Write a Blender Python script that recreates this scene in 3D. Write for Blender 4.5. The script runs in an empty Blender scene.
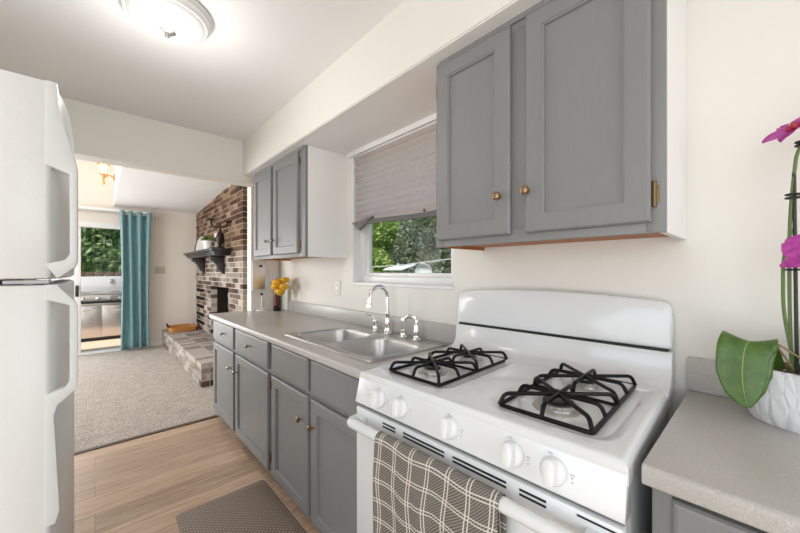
import bpy, bmesh, math, random
from mathutils import Vector, Matrix
random.seed(7)
S = bpy.context.scene
COL = S.collection
PI = math.pi

# ------------------------------------------------------------ camera
CAMH = 1.292
cam = bpy.data.objects.new('camera', bpy.data.cameras.new('camera'))
COL.objects.link(cam)
cam.location = (0, 0, CAMH)
yaw = math.atan(305 / 334.0)
cam.rotation_euler = (PI / 2, 0, PI / 2 - yaw)
cam.data.sensor_width = 36
cam.data.lens = 334.0 / 800 * 36
cam.data.shift_y = 0.0056
cam.data.clip_start = 0.02
S.camera = cam

# ------------------------------------------------------------ world, sun, daylight, exposure
S.view_settings.view_transform = 'Standard'
S.view_settings.look = 'None'
S.view_settings.gamma = 1
S.view_settings.use_curve_mapping = False
S.view_settings.exposure = -0.22
W = bpy.data.worlds.new('sky'); S.world = W
W.use_nodes = True
wn = W.node_tree.nodes; wn.clear()
sky = wn.new('ShaderNodeTexSky'); sky.sky_type = 'HOSEK_WILKIE'; sky.turbidity = 4
sky.sun_direction = Vector((0.2, -1, 1.5)).normalized()
bg = wn.new('ShaderNodeBackground'); bg.inputs[1].default_value = 4.0
wo = wn.new('ShaderNodeOutputWorld')
W.node_tree.links.new(sky.outputs[0], bg.inputs[0]); W.node_tree.links.new(bg.outputs[0], wo.inputs[0])

def lamp(name, kind, loc, direction, energy, color=(1, 1, 1), size=(1, 1)):
    l = bpy.data.lights.new(name, kind); l.energy = energy; l.color = color
    if kind == 'AREA':
        l.shape = 'RECTANGLE'; l.size, l.size_y = size
    if kind == 'SUN': l.angle = 0.02
    o = bpy.data.objects.new(name, l); COL.objects.link(o); o.location = loc
    o.rotation_euler = Vector(direction).to_track_quat('-Z', 'Y').to_euler()
    return o
lamp('sun', 'SUN', (0, -8, 12), (-0.35, 1, -1.5), 7.0, (1, .96, .9))
# fill lamps added at invented openings in unseen walls; last at the patio door
lamp('added_east_fill', 'AREA', (2.38, 0.1, 1.5), (-1, 0.15, -0.05), 26, (.97, .985, 1), (1.5, 1.3))
lamp('added_south_fill', 'AREA', (0.6, -2.28, 1.2), (-0.15, 1, 0), 46, (.97, .985, 1), (2.5, 2.1))
lamp('added_living_fill', 'AREA', (-4.5, -2.88, 1.5), (.1, 1, -.1), 125, (1, .985, .97), (2.2, 1.6))
lamp('daylight_patio_door', 'AREA', (-7.0, -1.1, 1.1), (1, .1, 0), 75, (.97, .98, 1), (1.4, 1.8))

# ------------------------------------------------------------ materials
def mat(name, color, rough=.5, metal=0, spec=.5, **kw):
    m = bpy.data.materials.new(name); m.use_nodes = True
    b = m.node_tree.nodes['Principled BSDF']
    b.inputs['Base Color'].default_value = (*color, 1)
    b.inputs['Roughness'].default_value = rough
    b.inputs['Metallic'].default_value = metal
    b.inputs['Specular IOR Level'].default_value = spec
    for k, v in kw.items():
        b.inputs[k.replace('_', ' ')].default_value = v
    return m
def P(m): return m.node_tree.nodes['Principled BSDF']
def N(m, t, **kw):
    n = m.node_tree.nodes.new(t)
    for k, v in kw.items(): setattr(n, k, v)
    return n
def L(m, a, b): m.node_tree.links.new(a, b)
def coords(m, scale=(1, 1, 1), kind='Object', rot=(0, 0, 0)):
    t = N(m, 'ShaderNodeTexCoord'); mp = N(m, 'ShaderNodeMapping')
    mp.inputs['Scale'].default_value = scale; mp.inputs['Rotation'].default_value = rot
    L(m, t.outputs[kind], mp.inputs[0]); return mp.outputs[0]
def noise(m, vec, scale, detail=3, rough=.5):
    n = N(m, 'ShaderNodeTexNoise'); n.inputs['Scale'].default_value = scale
    n.inputs['Detail'].default_value = detail; n.inputs['Roughness'].default_value = rough
    L(m, vec, n.inputs['Vector']); return n.outputs['Fac']
def ramp(m, fac, stops):
    r = N(m, 'ShaderNodeValToRGB'); e = r.color_ramp.elements
    while len(e) < len(stops): e.new(.5)
    for i, (p, c) in enumerate(stops): e[i].position = p; e[i].color = (*c, 1)
    L(m, fac, r.inputs[0]); return r.outputs[0]
def bump(m, h, strength=.2, dist=.002):
    b = N(m, 'ShaderNodeBump'); b.inputs['Strength'].default_value = strength
    b.inputs['Distance'].default_value = dist
    L(m, h, b.inputs['Height']); L(m, b.outputs[0], P(m).inputs['Normal'])
def mixc(m, fac, a, b, mode='MIX'):
    x = N(m, 'ShaderNodeMix', data_type='RGBA', blend_type=mode)
    if hasattr(fac, 'links'): L(m, fac, x.inputs[0])
    else: x.inputs[0].default_value = fac
    for s, v in ((x.inputs[6], a), (x.inputs[7], b)):
        if hasattr(v, 'links'): L(m, v, s)
        else: s.default_value = (*v, 1)
    return x.outputs[2]
def mth(m, op, a, b=None):
    x = N(m, 'ShaderNodeMath', operation=op)
    for s, v in ((x.inputs[0], a), (x.inputs[1], b)):
        if v is None: continue
        if hasattr(v, 'links'): L(m, v, s)
        else: s.default_value = v
    return x.outputs[0]

def paint(name, c, rough=.6, tex=.12, sc=160):
    m = mat(name, c, rough); v = coords(m)
    bump(m, noise(m, v, sc, 2), tex, .001); return m
M_wall = paint('wall_paint', (.81, .797, .742), .55)
M_wall2 = paint('living_wall_paint', (.80, .735, .665), .6)
M_ceil = paint('ceiling_paint', (.88, .88, .875), .7)
M_trim = mat('white_trim', (.84, .84, .83), .35)
M_cabwhite = mat('white_cabinet_side', (.87, .865, .85), .45)

def gray_paint():
    m = mat('grey_cabinet_paint', (.215, .226, .232), .42)
    v = coords(m, (9, 9, 1.1)); n = noise(m, v, 14, 4, .6)
    c = ramp(m, n, [(.3, (.214, .220, .222)), (.7, (.226, .232, .234))]); L(m, c, P(m).inputs['Base Color'])
    bump(m, n, .10, .001); return m
M_gray = gray_paint()
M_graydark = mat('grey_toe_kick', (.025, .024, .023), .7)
M_rawwood = mat('raw_wood', (.42, .13, .035), .55)
_v = coords(M_rawwood, (2, 18, 18)); L(M_rawwood, ramp(M_rawwood, noise(M_rawwood, _v, 8), [(.3, (.30, .08, .02)), (.7, (.52, .2, .06))]), P(M_rawwood).inputs['Base Color'])
M_brass = mat('antique_brass', (.30, .20, .115), .3, 1)
M_hinge = mat('hinge_brass', (.24, .17, .09), .4, 1)
M_nickel = mat('dark_nickel', (.30, .26, .22), .25, 1)
M_chrome = mat('chrome', (.86, .86, .86), .07, 1)
M_steel = mat('brushed_steel', (.57, .56, .55), .36, 1)
_v = coords(M_steel, (1, 40, 40)); bump(M_steel, noise(M_steel, _v, 30), .05, .0005)
M_white = mat('white_enamel', (.74, .765, .775), .16, 0, .55, Coat_Weight=.35, Coat_Roughness=.05)
M_whiteplastic = mat('white_plastic', (.78, .80, .81), .3)
M_slot = mat('black_slot', (.008, .008, .008), .5)
M_iron = mat('black_grate_iron', (.004, .004, .004), .38, 0, .22)
M_alum = mat('burner_aluminium', (.55, .54, .52), .38, .9)
M_cap = mat('burner_cap', (.015, .015, .015), .35)
M_print = mat('grey_print', (.45, .46, .47), .6)
M_black = mat('black_metal', (.02, .017, .015), .45)
M_bronze = mat('dark_bronze', (.035, .024, .018), .4, .6)

def laminate(name, a, b, rough, sc=420):
    m = mat(name, a, rough); v = coords(m)
    n1 = noise(m, v, sc, 2, .7); n2 = noise(m, v, sc * .37, 3, .6)
    c = mixc(m, ramp(m, n1, [(.42, (0, 0, 0)), (.6, (1, 1, 1))]), b, a)
    c = mixc(m, ramp(m, n2, [(.64, (0, 0, 0)), (.70, (.6, .6, .6))]), c, (.72, .70, .68))
    L(m, c, P(m).inputs['Base Color']); return m
M_lam = laminate('grey_speckled_laminate', (.55, .535, .51), (.45, .44, .42), .3)

def wood_floor():
    m = mat('oak_plank_floor', (.5, .35, .25), .33)
    t = N(m, 'ShaderNodeTexCoord'); sx = N(m, 'ShaderNodeSeparateXYZ'); cx = N(m, 'ShaderNodeCombineXYZ')
    L(m, t.outputs['Object'], sx.inputs[0]); L(m, sx.outputs[1], cx.inputs[0]); L(m, sx.outputs[0], cx.inputs[1])
    br = N(m, 'ShaderNodeTexBrick', offset=.37, offset_frequency=2)
    br.inputs['Scale'].default_value = 1
    br.inputs['Brick Width'].default_value = 1.25; br.inputs['Row Height'].default_value = .185
    br.inputs['Mortar Size'].default_value = .0012; br.inputs['Mortar Smooth'].default_value = .2
    br.inputs['Color1'].default_value = (0, 0, 0, 1); br.inputs['Color2'].default_value = (1, 1, 1, 1)
    br.inputs['Mortar'].default_value = (.3, .3, .3, 1)
    L(m, cx.outputs[0], br.inputs['Vector'])
    mp = N(m, 'ShaderNodeMapping'); mp.inputs['Scale'].default_value = (1.3, 16, 1)
    L(m, cx.outputs[0], mp.inputs[0])
    off = N(m, 'ShaderNodeVectorMath', operation='ADD'); L(m, mp.outputs[0], off.inputs[0])
    L(m, mixc(m, 1, (0, 0, 0), br.outputs['Color']), off.inputs[1])
    g = noise(m, off.outputs[0], 3.2, 6, .62)
    base = ramp(m, g, [(.25, (.38, .25, .165)), (.45, (.55, .39, .275)), (.62, (.64, .49, .37)), (.8, (.74, .62, .51))])
    tone = mixc(m, br.outputs['Color'], (.80, .79, .78), (1.14, 1.12, 1.09))
    c = mixc(m, 1, base, tone, 'MULTIPLY')
    c = mixc(m, br.outputs['Fac'], c, (.28, .19, .13))
    L(m, c, P(m).inputs['Base Color']); bump(m, g, .1, .0015); return m
M_floor = wood_floor()

def carpet():
    m = mat('taupe_carpet', (.4, .35, .3), .95, 0, .1); v = coords(m)
    n = noise(m, v, 75, 4, .7); n2 = noise(m, v, 9, 2)
    c = ramp(m, n, [(.3, (.27, .235, .195)), (.5, (.48, .43, .375)), (.72, (.70, .645, .58))])
    c = mixc(m, 1, c, ramp(m, n2, [(.3, (.9, .9, .9)), (.7, (1.06, 1.06, 1.06))]), 'MULTIPLY')
    L(m, c, P(m).inputs['Base Color']); bump(m, n, 1, .012); return m
M_carpet = carpet()

def brick_attr():
    m = mat('brick', (.4, .3, .25), .9, 0, .2)
    a = N(m, 'ShaderNodeVertexColor'); a.layer_name = 'tone'
    v = coords(m); n = noise(m, v, 45, 4, .7)
    c = mixc(m, 1, a.outputs[0], ramp(m, n, [(.3, (.72, .70, .68)), (.7, (1.2, 1.2, 1.2))]), 'MULTIPLY')
    L(m, c, P(m).inputs['Base Color']); bump(m, n, .6, .006); return m
M_brick = brick_attr()
M_mortar = paint('sandy_mortar', (.50, .36, .24), .95, .6, 60)
M_mortar2 = paint('pale_mortar', (.62, .58, .54), .95, .6, 60)
M_firebox = paint('rusty_firebox_back', (.14, .055, .025), .8, .4, 30)
M_fbdark = mat('dark_firebox', (.02, .016, .014), .95)  # flat near-black tone for the firebox lining

def glass(name, tint=(1, 1, 1), gl=.08):
    m = bpy.data.materials.new(name); m.use_nodes = True; nt = m.node_tree; nt.nodes.clear()
    tr = N(m, 'ShaderNodeBsdfTransparent'); tr.inputs[0].default_value = (*tint, 1)
    g = N(m, 'ShaderNodeBsdfGlossy'); g.inputs['Roughness'].default_value = .01
    mx = N(m, 'ShaderNodeMixShader'); lw = N(m, 'ShaderNodeLayerWeight'); fa = mth(m, 'MULTIPLY_ADD', mth(m, 'POWER', lw.outputs['Facing'], 5), .15); fa.node.inputs[2].default_value = .004
    o = N(m, 'ShaderNodeOutputMaterial')
    L(m, fa, mx.inputs[0]); L(m, tr.outputs[0], mx.inputs[1]); L(m, g.outputs[0], mx.inputs[2]); L(m, mx.outputs[0], o.inputs[0])
    return m
M_glass = glass('window_glass', (.96, .97, .97))

# ------------------------------------------------------------ mesh helpers
def B(): return bmesh.new()
def box(b, x0, x1, y0, y1, z0, z1):
    v = [b.verts.new(p) for p in ((x0, y0, z0), (x1, y0, z0), (x1, y1, z0), (x0, y1, z0), (x0, y0, z1), (x1, y0, z1), (x1, y1, z1), (x0, y1, z1))]
    return [b.faces.new([v[i] for i in q]) for q in ((0, 3, 2, 1), (4, 5, 6, 7), (0, 1, 5, 4), (1, 2, 6, 5), (2, 3, 7, 6), (3, 0, 4, 7))]
def prism(b, outline, axis, lo, hi):
    """outline: 2D points; axis: extrusion axis"""
    def pt(p, t):
        return {'X': (t, p[0], p[1]), 'Y': (p[0], t, p[1]), 'Z': (p[0], p[1], t)}[axis]
    a = [b.verts.new(pt(p, lo)) for p in outline]; c = [b.verts.new(pt(p, hi)) for p in outline]
    n = len(a)
    b.faces.new(a); b.faces.new(c)
    for i in range(n): b.faces.new((a[i], a[(i + 1) % n], c[(i + 1) % n], c[i]))
def loft(b, loops, cap0=True, cap1=True, closed=True):
    rows = [[b.verts.new(p) for p in lp] for lp in loops]
    n = len(rows[0])
    for r0, r1 in zip(rows, rows[1:]):
        for i in range(n if closed else n - 1):
            b.faces.new((r0[i], r0[(i + 1) % n], r1[(i + 1) % n], r1[i]))
    if cap0: b.faces.new(rows[0])
    if cap1: b.faces.new(rows[-1])
    return rows
def lathe(b, prof, c=(0, 0, 0), n=32, axis='Z', cap0=True, cap1=True):
    loops = []
    for r, h in prof:
        lp = []
        for i in range(n):
            a = 2 * PI * i / n; u, v = max(r, 1e-5) * math.cos(a), max(r, 1e-5) * math.sin(a)
            p = {'Z': (u, v, h), 'Y': (u, h, v), 'X': (h, u, v)}[axis]
            lp.append((c[0] + p[0], c[1] + p[1], c[2] + p[2]))
        loops.append(lp)
    loft(b, loops, cap0, cap1)
def tube(b, pts, r, n=10, closed=False, caps=True):
    pts = [Vector(p) for p in pts]; R = r if isinstance(r, (list, tuple)) else [r] * len(pts)
    loops = []; up = None
    m = len(pts)
    for i, p in enumerate(pts):
        if closed: t = pts[(i + 1) % m] - pts[i - 1]
        else: t = pts[min(i + 1, m - 1)] - pts[max(i - 1, 0)]
        t.normalize()
        if up is None:
            up = Vector((0, 0, 1)) if abs(t.z) < .9 else Vector((1, 0, 0))
        s = t.cross(up); s.normalize(); up = s.cross(t); up.normalize()
        loops.append([p + (s * math.cos(2 * PI * k / n) + up * math.sin(2 * PI * k / n)) * R[i] for k in range(n)])
    if closed: loops.append([Vector(q) for q in loops[0]])
    loft(b, loops, caps and not closed, caps and not closed)
    if closed: bmesh.ops.remove_doubles(b, verts=b.verts, dist=1e-6)
def arc(pts, rad, seg=5):
    """round the corners of a polyline"""
    pts = [Vector(p) for p in pts]; out = [pts[0]]
    for i in range(1, len(pts) - 1):
        p, a, c = pts[i], pts[i - 1], pts[i + 1]
        r = min(rad, (a - p).length * .49, (c - p).length * .49)
        s = p + (a - p).normalized() * r; e = p + (c - p).normalized() * r
        for k in range(seg + 1):
            t = k / seg; out.append(s * (1 - t) ** 2 + p * 2 * t * (1 - t) + e * t * t)
    out.append(pts[-1]); return out
def bevel(b, w, ang=30, seg=2, sel=None):
    ed = [e for e in b.edges if len(e.link_faces) == 2 and e.calc_face_angle(0) > math.radians(ang) and (sel is None or sel(e))]
    if ed: bmesh.ops.bevel(b, geom=ed, offset=w, segments=seg, profile=.5, affect='EDGES', clamp_overlap=True)
def xf(b, M): bmesh.ops.transform(b, matrix=M, verts=b.verts)
def obj(name, b, m, parent=None, bev=0, smooth=True, loc=None, label=None, seg=2, fix=True):
    bmesh.ops.recalc_face_normals(b, faces=b.faces) if fix else None
    if bev: bevel(b, bev, seg=seg)
    for f in b.faces: f.smooth = smooth
    for e in b.edges:
        if len(e.link_faces) == 2 and e.calc_face_angle(0) > math.radians(38): e.smooth = False
    me = bpy.data.meshes.new(name); b.to_mesh(me); b.free()
    me.materials.append(m)
    o = bpy.data.objects.new(name, me); COL.objects.link(o)
    if parent: o.parent = parent
    if loc: o.location = loc
    if label: o['label'] = label
    return o
def tag(o, label, cat, group=None, kind=None):
    if label: o['label'] = label
    if cat: o['category'] = cat
    if group: o['group'] = group
    if kind: o['kind'] = kind
    return o
def thing(name, label, cat, loc=(0, 0, 0), rz=0, group=None):
    o = bpy.data.objects.new(name, None); COL.objects.link(o); o.empty_display_size = .1
    o.location = loc; o.rotation_euler = (0, 0, rz)
    return tag(o, label, cat, group)
def struct(name, b, m, parent=None, bev=0):
    o = obj(name, b, m, parent, bev, smooth=False)
    if not parent: o['kind'] = 'structure'
    return o
def dup(root, loc=None, label=None, rz=None):
    def cp(o, par):
        c = o.copy(); COL.objects.link(c)
        if par: c.parent = par
        for ch in list(o.children): cp(ch, c)
        return c
    r = cp(root, None)
    if loc: r.location = loc
    if rz is not None: r.rotation_euler = (0, 0, rz)
    if label: r['label'] = label
    return r
def simple(f, *a, **k):
    b = B(); f(b, *a, **k); return b

# ============================================================ THE ROOM
WY = 1.38; CZ = 2.45
b = B(); box(b, -3.29, 2.5, -2.4, 1.55, -.12, 0); struct('floor', b, M_floor)
b = B(); box(b, -7.2, -3.29, -3.0, 1.9, -.12, .004); struct('floor', b, M_carpet)
b = B(); box(b, -3.305, -3.27, -2.4, .80, 0, .008); struct('trim_1', b, mat('threshold', (.10, .07, .05), .5))
# kitchen wall with the window
WX0, WX1, WZ0, WZ1 = -2.02, -1.09, 1.205, 2.13
b = B()
box(b, -3.30, WX0, WY, 1.54, 0, CZ + .05); box(b, WX1, 2.5, WY, 1.54, 0, CZ + .05)
box(b, WX0, WX1, WY, 1.54, 0, WZ0); box(b, WX0, WX1, WY, 1.54, WZ1, CZ + .05)
struct('wall_right', b, M_wall)
# partition stub at the end of the counter
b = B(); box(b, -3.42, -3.31, 1.10, 1.95, 0, CZ + .6); struct('wall_partition', b, M_wall)
# header over the opening to the living room
b = B(); box(b, -3.32, -3.16, -2.4, 1.38, 2.09, CZ + .9); struct('wall_header', b, M_wall)
# ceilings, soffit
b = B(); box(b, -3.2, 2.6, -2.5, 1.6, CZ, CZ + .1); struct('ceiling', b, M_ceil)
b = B(); box(b, -3.16, 2.5, .98, 1.38, 2.15, CZ); struct('ceiling_soffit', b, M_wall)
b = B(); box(b, -3.16, 2.5, .985, 1.378, 2.146, 2.1505); struct('ceiling_soffit_underside', b, mat('bounce_whitened_paint', (.90, .90, .89), .6))  # whiter sheet stands in for light bounced up under the soffit
# hidden walls of the kitchen, with openings added for the fill lamps
def wall_hole(name, axis, t0, t1, a0, a1, z0, z1, h, m):
    b = B()
    def q(p0, p1, r0, r1):
        if axis == 'X': box(b, t0, t1, p0, p1, r0, r1)
        else: box(b, p0, p1, t0, t1, r0, r1)
    q(a0, h[0], z0, z1); q(h[1], a1, z0, z1); q(h[0], h[1], z0, h[2]); q(h[0], h[1], h[3], z1)
    return struct(name, b, m)
wall_hole('wall_behind', 'X', 2.4, 2.52, -2.5, 1.5, 0, CZ, (-.65, .85, .85, 2.15), M_wall)
wall_hole('wall_front', 'Y', -2.4, -2.28, -3.2, 2.5, 0, CZ, (-.68, 1.88, .1, 2.3), M_wall)
b = B(); box(b, -3.3, -1.15, -1.0, -.9, 0, CZ); struct('wall_left', b, M_wall)
# living room
wall_hole('wall_back', 'X', -7.2, -7.07, -3.0, 1.9, 0, 3.5, (-1.9, .42, 0, 2.0), M_wall2)
b = B(); box(b, -7.2, -3.3, 1.8, 1.95, 0, 3.5); struct('wall_living_right', b, M_wall2)
wall_hole('wall_living_left', 'Y', -3.0, -2.88, -7.2, -3.16, 0, 3.5, (-5.6, -3.4, .7, 2.3), M_wall2)  # opening added in this unseen wall for the living room fill lamp
# lower sloping ceiling, its upright face and the high ceiling
b = B()
prism(b, [(-7.1, 2.335), (-3.2, 2.615), (-3.2, 3.5), (-7.1, 3.5)], 'Y', .226, 1.9)
struct('ceiling_living', b, M_ceil)
b = B(); box(b, -7.2, -3.2, -3.0, 1.95, 3.4, 3.5); struct('ceiling_high', b, M_ceil)
# baseboard, valance board above the patio door
b = B(); box(b, -7.07, -7.055, .46, .9, .004, .09); struct('baseboard_back', b, M_trim, bev=.003)
b = B(); box(b, -7.07, -6.93, -1.95, .70, 2.235, 2.275); struct('trim_2', b, M_trim, bev=.003)

# patio door
pd = thing('door_1', None, None); pd['kind'] = 'structure'
b = B()
for y in (-1.9, .36): box(b, -7.16, -7.04, y, y + .06, 0, 2.0)
box(b, -7.16, -7.04, -1.9, .42, 1.97, 2.05); box(b, -7.16, -7.04, -1.9, .42, 0, .035)
obj('door_frame', b, M_trim, pd, .004)
b = B(); box(b, -7.12, -7.075, -.265, -.16, .035, 1.97); obj('door_stile', b, M_trim, pd, .004)
b = B(); box(b, -7.10, -7.092, -.16, .37, .035, 1.97); obj('door_glass', b, M_glass, pd, smooth=False)
b = B(); box(b, -7.10, -7.092, -1.84, -.265, .035, 1.97); obj('door_glass', b, M_glass, pd, smooth=False)
b = B(); box(b, -7.075, -7.045, -.222, -.185, .90, 1.07); obj('door_handle', b, M_black, pd, .006, label='black pull handle')

# kitchen window (structure)
wi = thing('window_1', None, None); wi['kind'] = 'structure'
b = B()
fy0, fy1 = 1.445, 1.50
for x0, x1, z0, z1 in ((WX0, WX0 + .055, WZ0, WZ1), (WX1 - .055, WX1, WZ0, WZ1), (WX0 + .055, WX1 - .055, WZ0, WZ0 + .05), (WX0 + .055, WX1 - .055, WZ1 - .05, WZ1)):
    box(b, x0, x1, fy0, fy1, z0, z1)
obj('window_frame', b, M_trim, wi, .003)
b = B()
for x0, x1, z0, z1 in ((WX0 + .055, WX0 + .09, WZ0 + .05, WZ1 - .05), (WX1 - .09, WX1 - .055, WZ0 + .05, WZ1 - .05), (WX0 + .09, WX1 - .09, WZ0 + .05, WZ0 + .075), (WX0 + .09, WX1 - .09, 1.645, 1.70), (WX0 + .09, WX1 - .09, WZ1 - .08, WZ1 - .05)):
    box(b, x0, x1, 1.46, 1.49, z0, z1)
obj('window_sash', b, M_trim, wi, .003)
b = B(); box(b, WX0 + .08, WX1 - .08, 1.475, 1.48, WZ0 + .07, WZ1 - .07); obj('window_pane', b, M_glass, wi, smooth=False)
b = B(); box(b, WX0 - .0, WX1 + .0, 1.372, 1.45, 1.193, 1.212); obj('window_sill', b, M_trim, wi, .003)
b = B()
box(b, WX0 - .002, WX0 + .006, 1.382, 1.45, WZ0, WZ1); box(b, WX1 - .006, WX1 + .002, 1.382, 1.45, WZ0, WZ1)
obj('window_jamb', b, M_trim, wi)
b = B(); box(b, WX0 - .06, WX1 + .03, 1.36, 1.38, 2.115, 2.15); struct('trim_3', b, M_trim, bev=.003)

# ============================================================ FIREPLACE
fp = thing('fireplace', 'tall brick fireplace with raised brick hearth beside the carpet', 'fireplace', (0, 0, 0))
def tone_layer(b): return b.loops.layers.color.new('tone')
BR_HI = [(.36, .28, .22), (.42, .33, .26), (.48, .40, .33), (.30, .22, .175), (.32, .25, .205), (.54, .48, .43), (.40, .33, .28), (.50, .42, .34)]
BR_LO = [(.56, .51, .47), (.48, .42, .37), (.64, .60, .56), (.68, .64, .61), (.40, .32, .27), (.36, .30, .26), (.58, .54, .51)]
BR_HE = [(.62, .58, .55), (.68, .645, .62), (.55, .51, .48), (.72, .69, .66), (.58, .53, .50)]
def paintf(faces, lay, col):
    k = random.uniform(.9, 1.1)
    for f in faces:
        for l in f.loops: l[lay] = (min(1, col[0] * k), min(1, col[1] * k), min(1, col[2] * k), 1)
CX0, CX1, CY0, CY1 = -7.07, -4.45, 1.38, 1.80
HT = .27
FB = (-6.03, -5.09, HT, 1.056)
b = B(); lay = tone_layer(b)
bw, bh, g = .203, .0605, .010
row = 0; z = .005
while z < 2.62:
    x = CX1 - (0 if row % 2 == 0 else (bw + g) / 2)
    if row % 2: segs = [(CX1 - bw / 2 + g / 2, CX1)]
    else: segs = []
    while x > CX0:
        segs.append((max(CX0, x - bw), x)); x -= bw + g
    for s0, s1 in segs:
        if s1 - s0 < .02: continue
        zt = z + bh
        lim = 2.335 + (s0 + 7.1) * .0718
        if z > lim: continue
        if zt > FB[2] and z < FB[3]:
            if s0 < FB[1] and s1 > FB[0]:
                parts = []
                if s0 < FB[0] - .02: parts.append((s0, FB[0]))
                if s1 > FB[1] + .02: parts.append((FB[1], s1))
            else: parts = [(s0, s1)]
        else: parts = [(s0, s1)]
        for q0, q1 in parts:
            pal = BR_HI if z > 1.5 else BR_LO
            j = random.uniform(-.004, .003)
            col = random.choice(pal)
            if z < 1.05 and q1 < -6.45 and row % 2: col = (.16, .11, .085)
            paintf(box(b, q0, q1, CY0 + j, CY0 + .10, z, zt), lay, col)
    # side face bricks
    y = CY0 + .105 if row % 2 == 0 else CY0 + .105
    ys = [(CY0 + .11, CY0 + .31), (CY0 + .32, CY1)] if row % 2 else [(CY0 + .105, CY0 + .20), (CY0 + .21, CY1)]
    for y0, y1 in ys:
        if z < 2.52: paintf(box(b, CX1 - .1, CX1 + random.uniform(-.004, .002), y0, y1, z, z + bh), lay, random.choice(BR_HI))
    z += bh + g; row += 1
obj('chimney_bricks', b, M_brick, fp, smooth=False)
b = B()
def core(x0, x1, z0, z1, y0=CY0 + .006): box(b, x0, x1, y0, CY1, z0, z1)
core(CX0 + .005, FB[0] - .004, 0, 1.5); core(FB[1] + .004, CX1 - .008, 0, 1.5); core(FB[0] - .004, FB[1] + .004, FB[3] + .002, 1.5)
obj('lower_mortar', b, M_mortar2, fp, smooth=False)
b = B(); box(b, CX0 + .005, CX1 - .008, CY0 + .006, CY1, 1.5, 2.50); obj('upper_mortar', b, M_mortar, fp, smooth=False)
b = B(); box(b, FB[0], FB[1], 1.72, 1.76, HT, FB[3]); obj('firebox_back', b, M_firebox, fp, smooth=False)
b = B(); box(b, FB[0] - .004, FB[0] + .01, 1.47, 1.74, HT, FB[3]); box(b, FB[1] - .01, FB[1] + .004, 1.48, 1.74, HT, FB[3]); box(b, FB[0], FB[1], 1.39, 1.74, FB[3] - .01, FB[3] + .003)
obj('firebox_lining', b, M_fbdark, fp, smooth=False)
# hearth
HX1, HY0 = -4.19, .865
b = B(); box(b, CX0, HX1 - .006, HY0 + .006, CY0, 0.0, HT - .006); obj('hearth_mortar', b, M_mortar2, fp, smooth=False)
b = B(); lay = tone_layer(b)
# top: soldier bricks in two courses with long side along Y
x = HX1; i = 0
while x > CX0:
    x0 = max(CX0, x - .095)
    for (y0, y1) in ((HY0 - .004, HY0 + .20), (HY0 + .212, HY0 + .40), (HY0 + .412, CY0)):
        paintf(box(b, x0, x, y0, y1, HT - .06, HT + random.uniform(-.002, .002)), lay, random.choice(BR_HE))
    x -= .107; i += 1
z = .008
row = 0
while z < HT - .07:
    x = HX1 - (0 if row % 2 else .1)
    if not row % 2: paintf(box(b, HX1 - .09, HX1, HY0, HY0 + .08, z, z + bh), lay, random.choice(BR_LO))
    while x > CX0:
        paintf(box(b, max(CX0, x - bw), x, HY0 + random.uniform(-.003, .003), HY0 + .05, z, z + bh), lay, random.choice(BR_HE + BR_LO[:4]))
        x -= bw + g
    yy = HY0 + .09
    while yy < CY0 - .02:
        paintf(box(b, HX1 - .05, HX1, yy, min(CY0, yy + bw), z, z + bh), lay, random.choice(BR_LO + BR_HI[4:5])); yy += bw + g
    z += bh + g; row += 1
obj('hearth_bricks', b, M_brick, fp, smooth=False)
# mantel
M_mantel = mat('charcoal_painted_mantel', (.035, .032, .03), .3)
MX0, MX1, MY0, MZ = -6.80, -4.93, 1.13, 1.60
b = B()
box(b, MX0, MX1, MY0, CY0, MZ - .035, MZ); box(b, MX0 + .03, MX1 - .03, MY0 + .03, CY0, MZ - .065, MZ - .035); box(b, MX0 + .05, MX1 - .05, MY0 + .05, CY0, MZ - .095, MZ - .065)
mantel = obj('mantel_shelf', b, M_mantel, fp, .006, label='dark painted mantel shelf')
for x in (-6.45, -5.30):
    pr = [(CY0, MZ - .095), (MY0 + .06, MZ - .095), (MY0 + .06, MZ - .14), (MY0 + .10, MZ - .16), (MY0 + .15, MZ - .22), (MY0 + .17, MZ - .28), (MY0 + .21, MZ - .32), (CY0, MZ - .36)]
    b = B(); prism(b, pr, 'X', x - .05, x + .05); obj('corbel', b, M_mantel, mantel, .004)

# ============================================================ CABINETS
def shaker(b, x0, x1, z0, z1, yf, t=.02, fr=.055):
    """front face at yf looking to -Y, thickness t"""
    def lp(i, y): return [(x0 + i, y, z0 + i), (x1 - i, y, z0 + i), (x1 - i, y, z1 - i), (x0 + i, y, z1 - i)]
    loft(b, [lp(0, yf + t), lp(0, yf + .006), lp(.003, yf + .002), lp(.007, yf), lp(fr, yf), lp(fr + .0015, yf + .003), lp(fr + .006, yf + .0045), lp(fr + .0075, yf + .012)])
def slab(b, x0, x1, z0, z1, yf, t=.02):
    def lp(i, y): return [(x0 + i, y, z0 + i), (x1 - i, y, z0 + i), (x1 - i, y, z1 - i), (x0 + i, y, z1 - i)]
    loft(b, [lp(0, yf + t), lp(0, yf + .007), lp(.004, yf + .002), lp(.01, yf)])
def knob(par, x, y, z, m, r=.0145):
    b = B(); lathe(b, [(r * .62, 0), (r * .5, -.003), (r * .36, -.006), (r * .36, -.013), (r * .7, -.016), (r, -.021), (r * .96, -.026), (r * .6, -.030), (.0008, -.031)], (x, y, z), 20, 'Y')
    return obj('knob', b, m, par)
def hinge(par, x, y, z):
    b = B(); tube(b, [(x, y - .006, z - .028), (x, y - .006, z + .028)], .0045, 8)
    box(b, x + .003, x + .010, y - .003, y, z - .022, z + .022)
    for s in (-.03, .03): lathe(b, [(.001, -.004), (.005, -.002), (.005, .002), (.001, .004)], (x, y - .006, z + s), 8)
    return obj('hinge', b, M_hinge, par)
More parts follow.
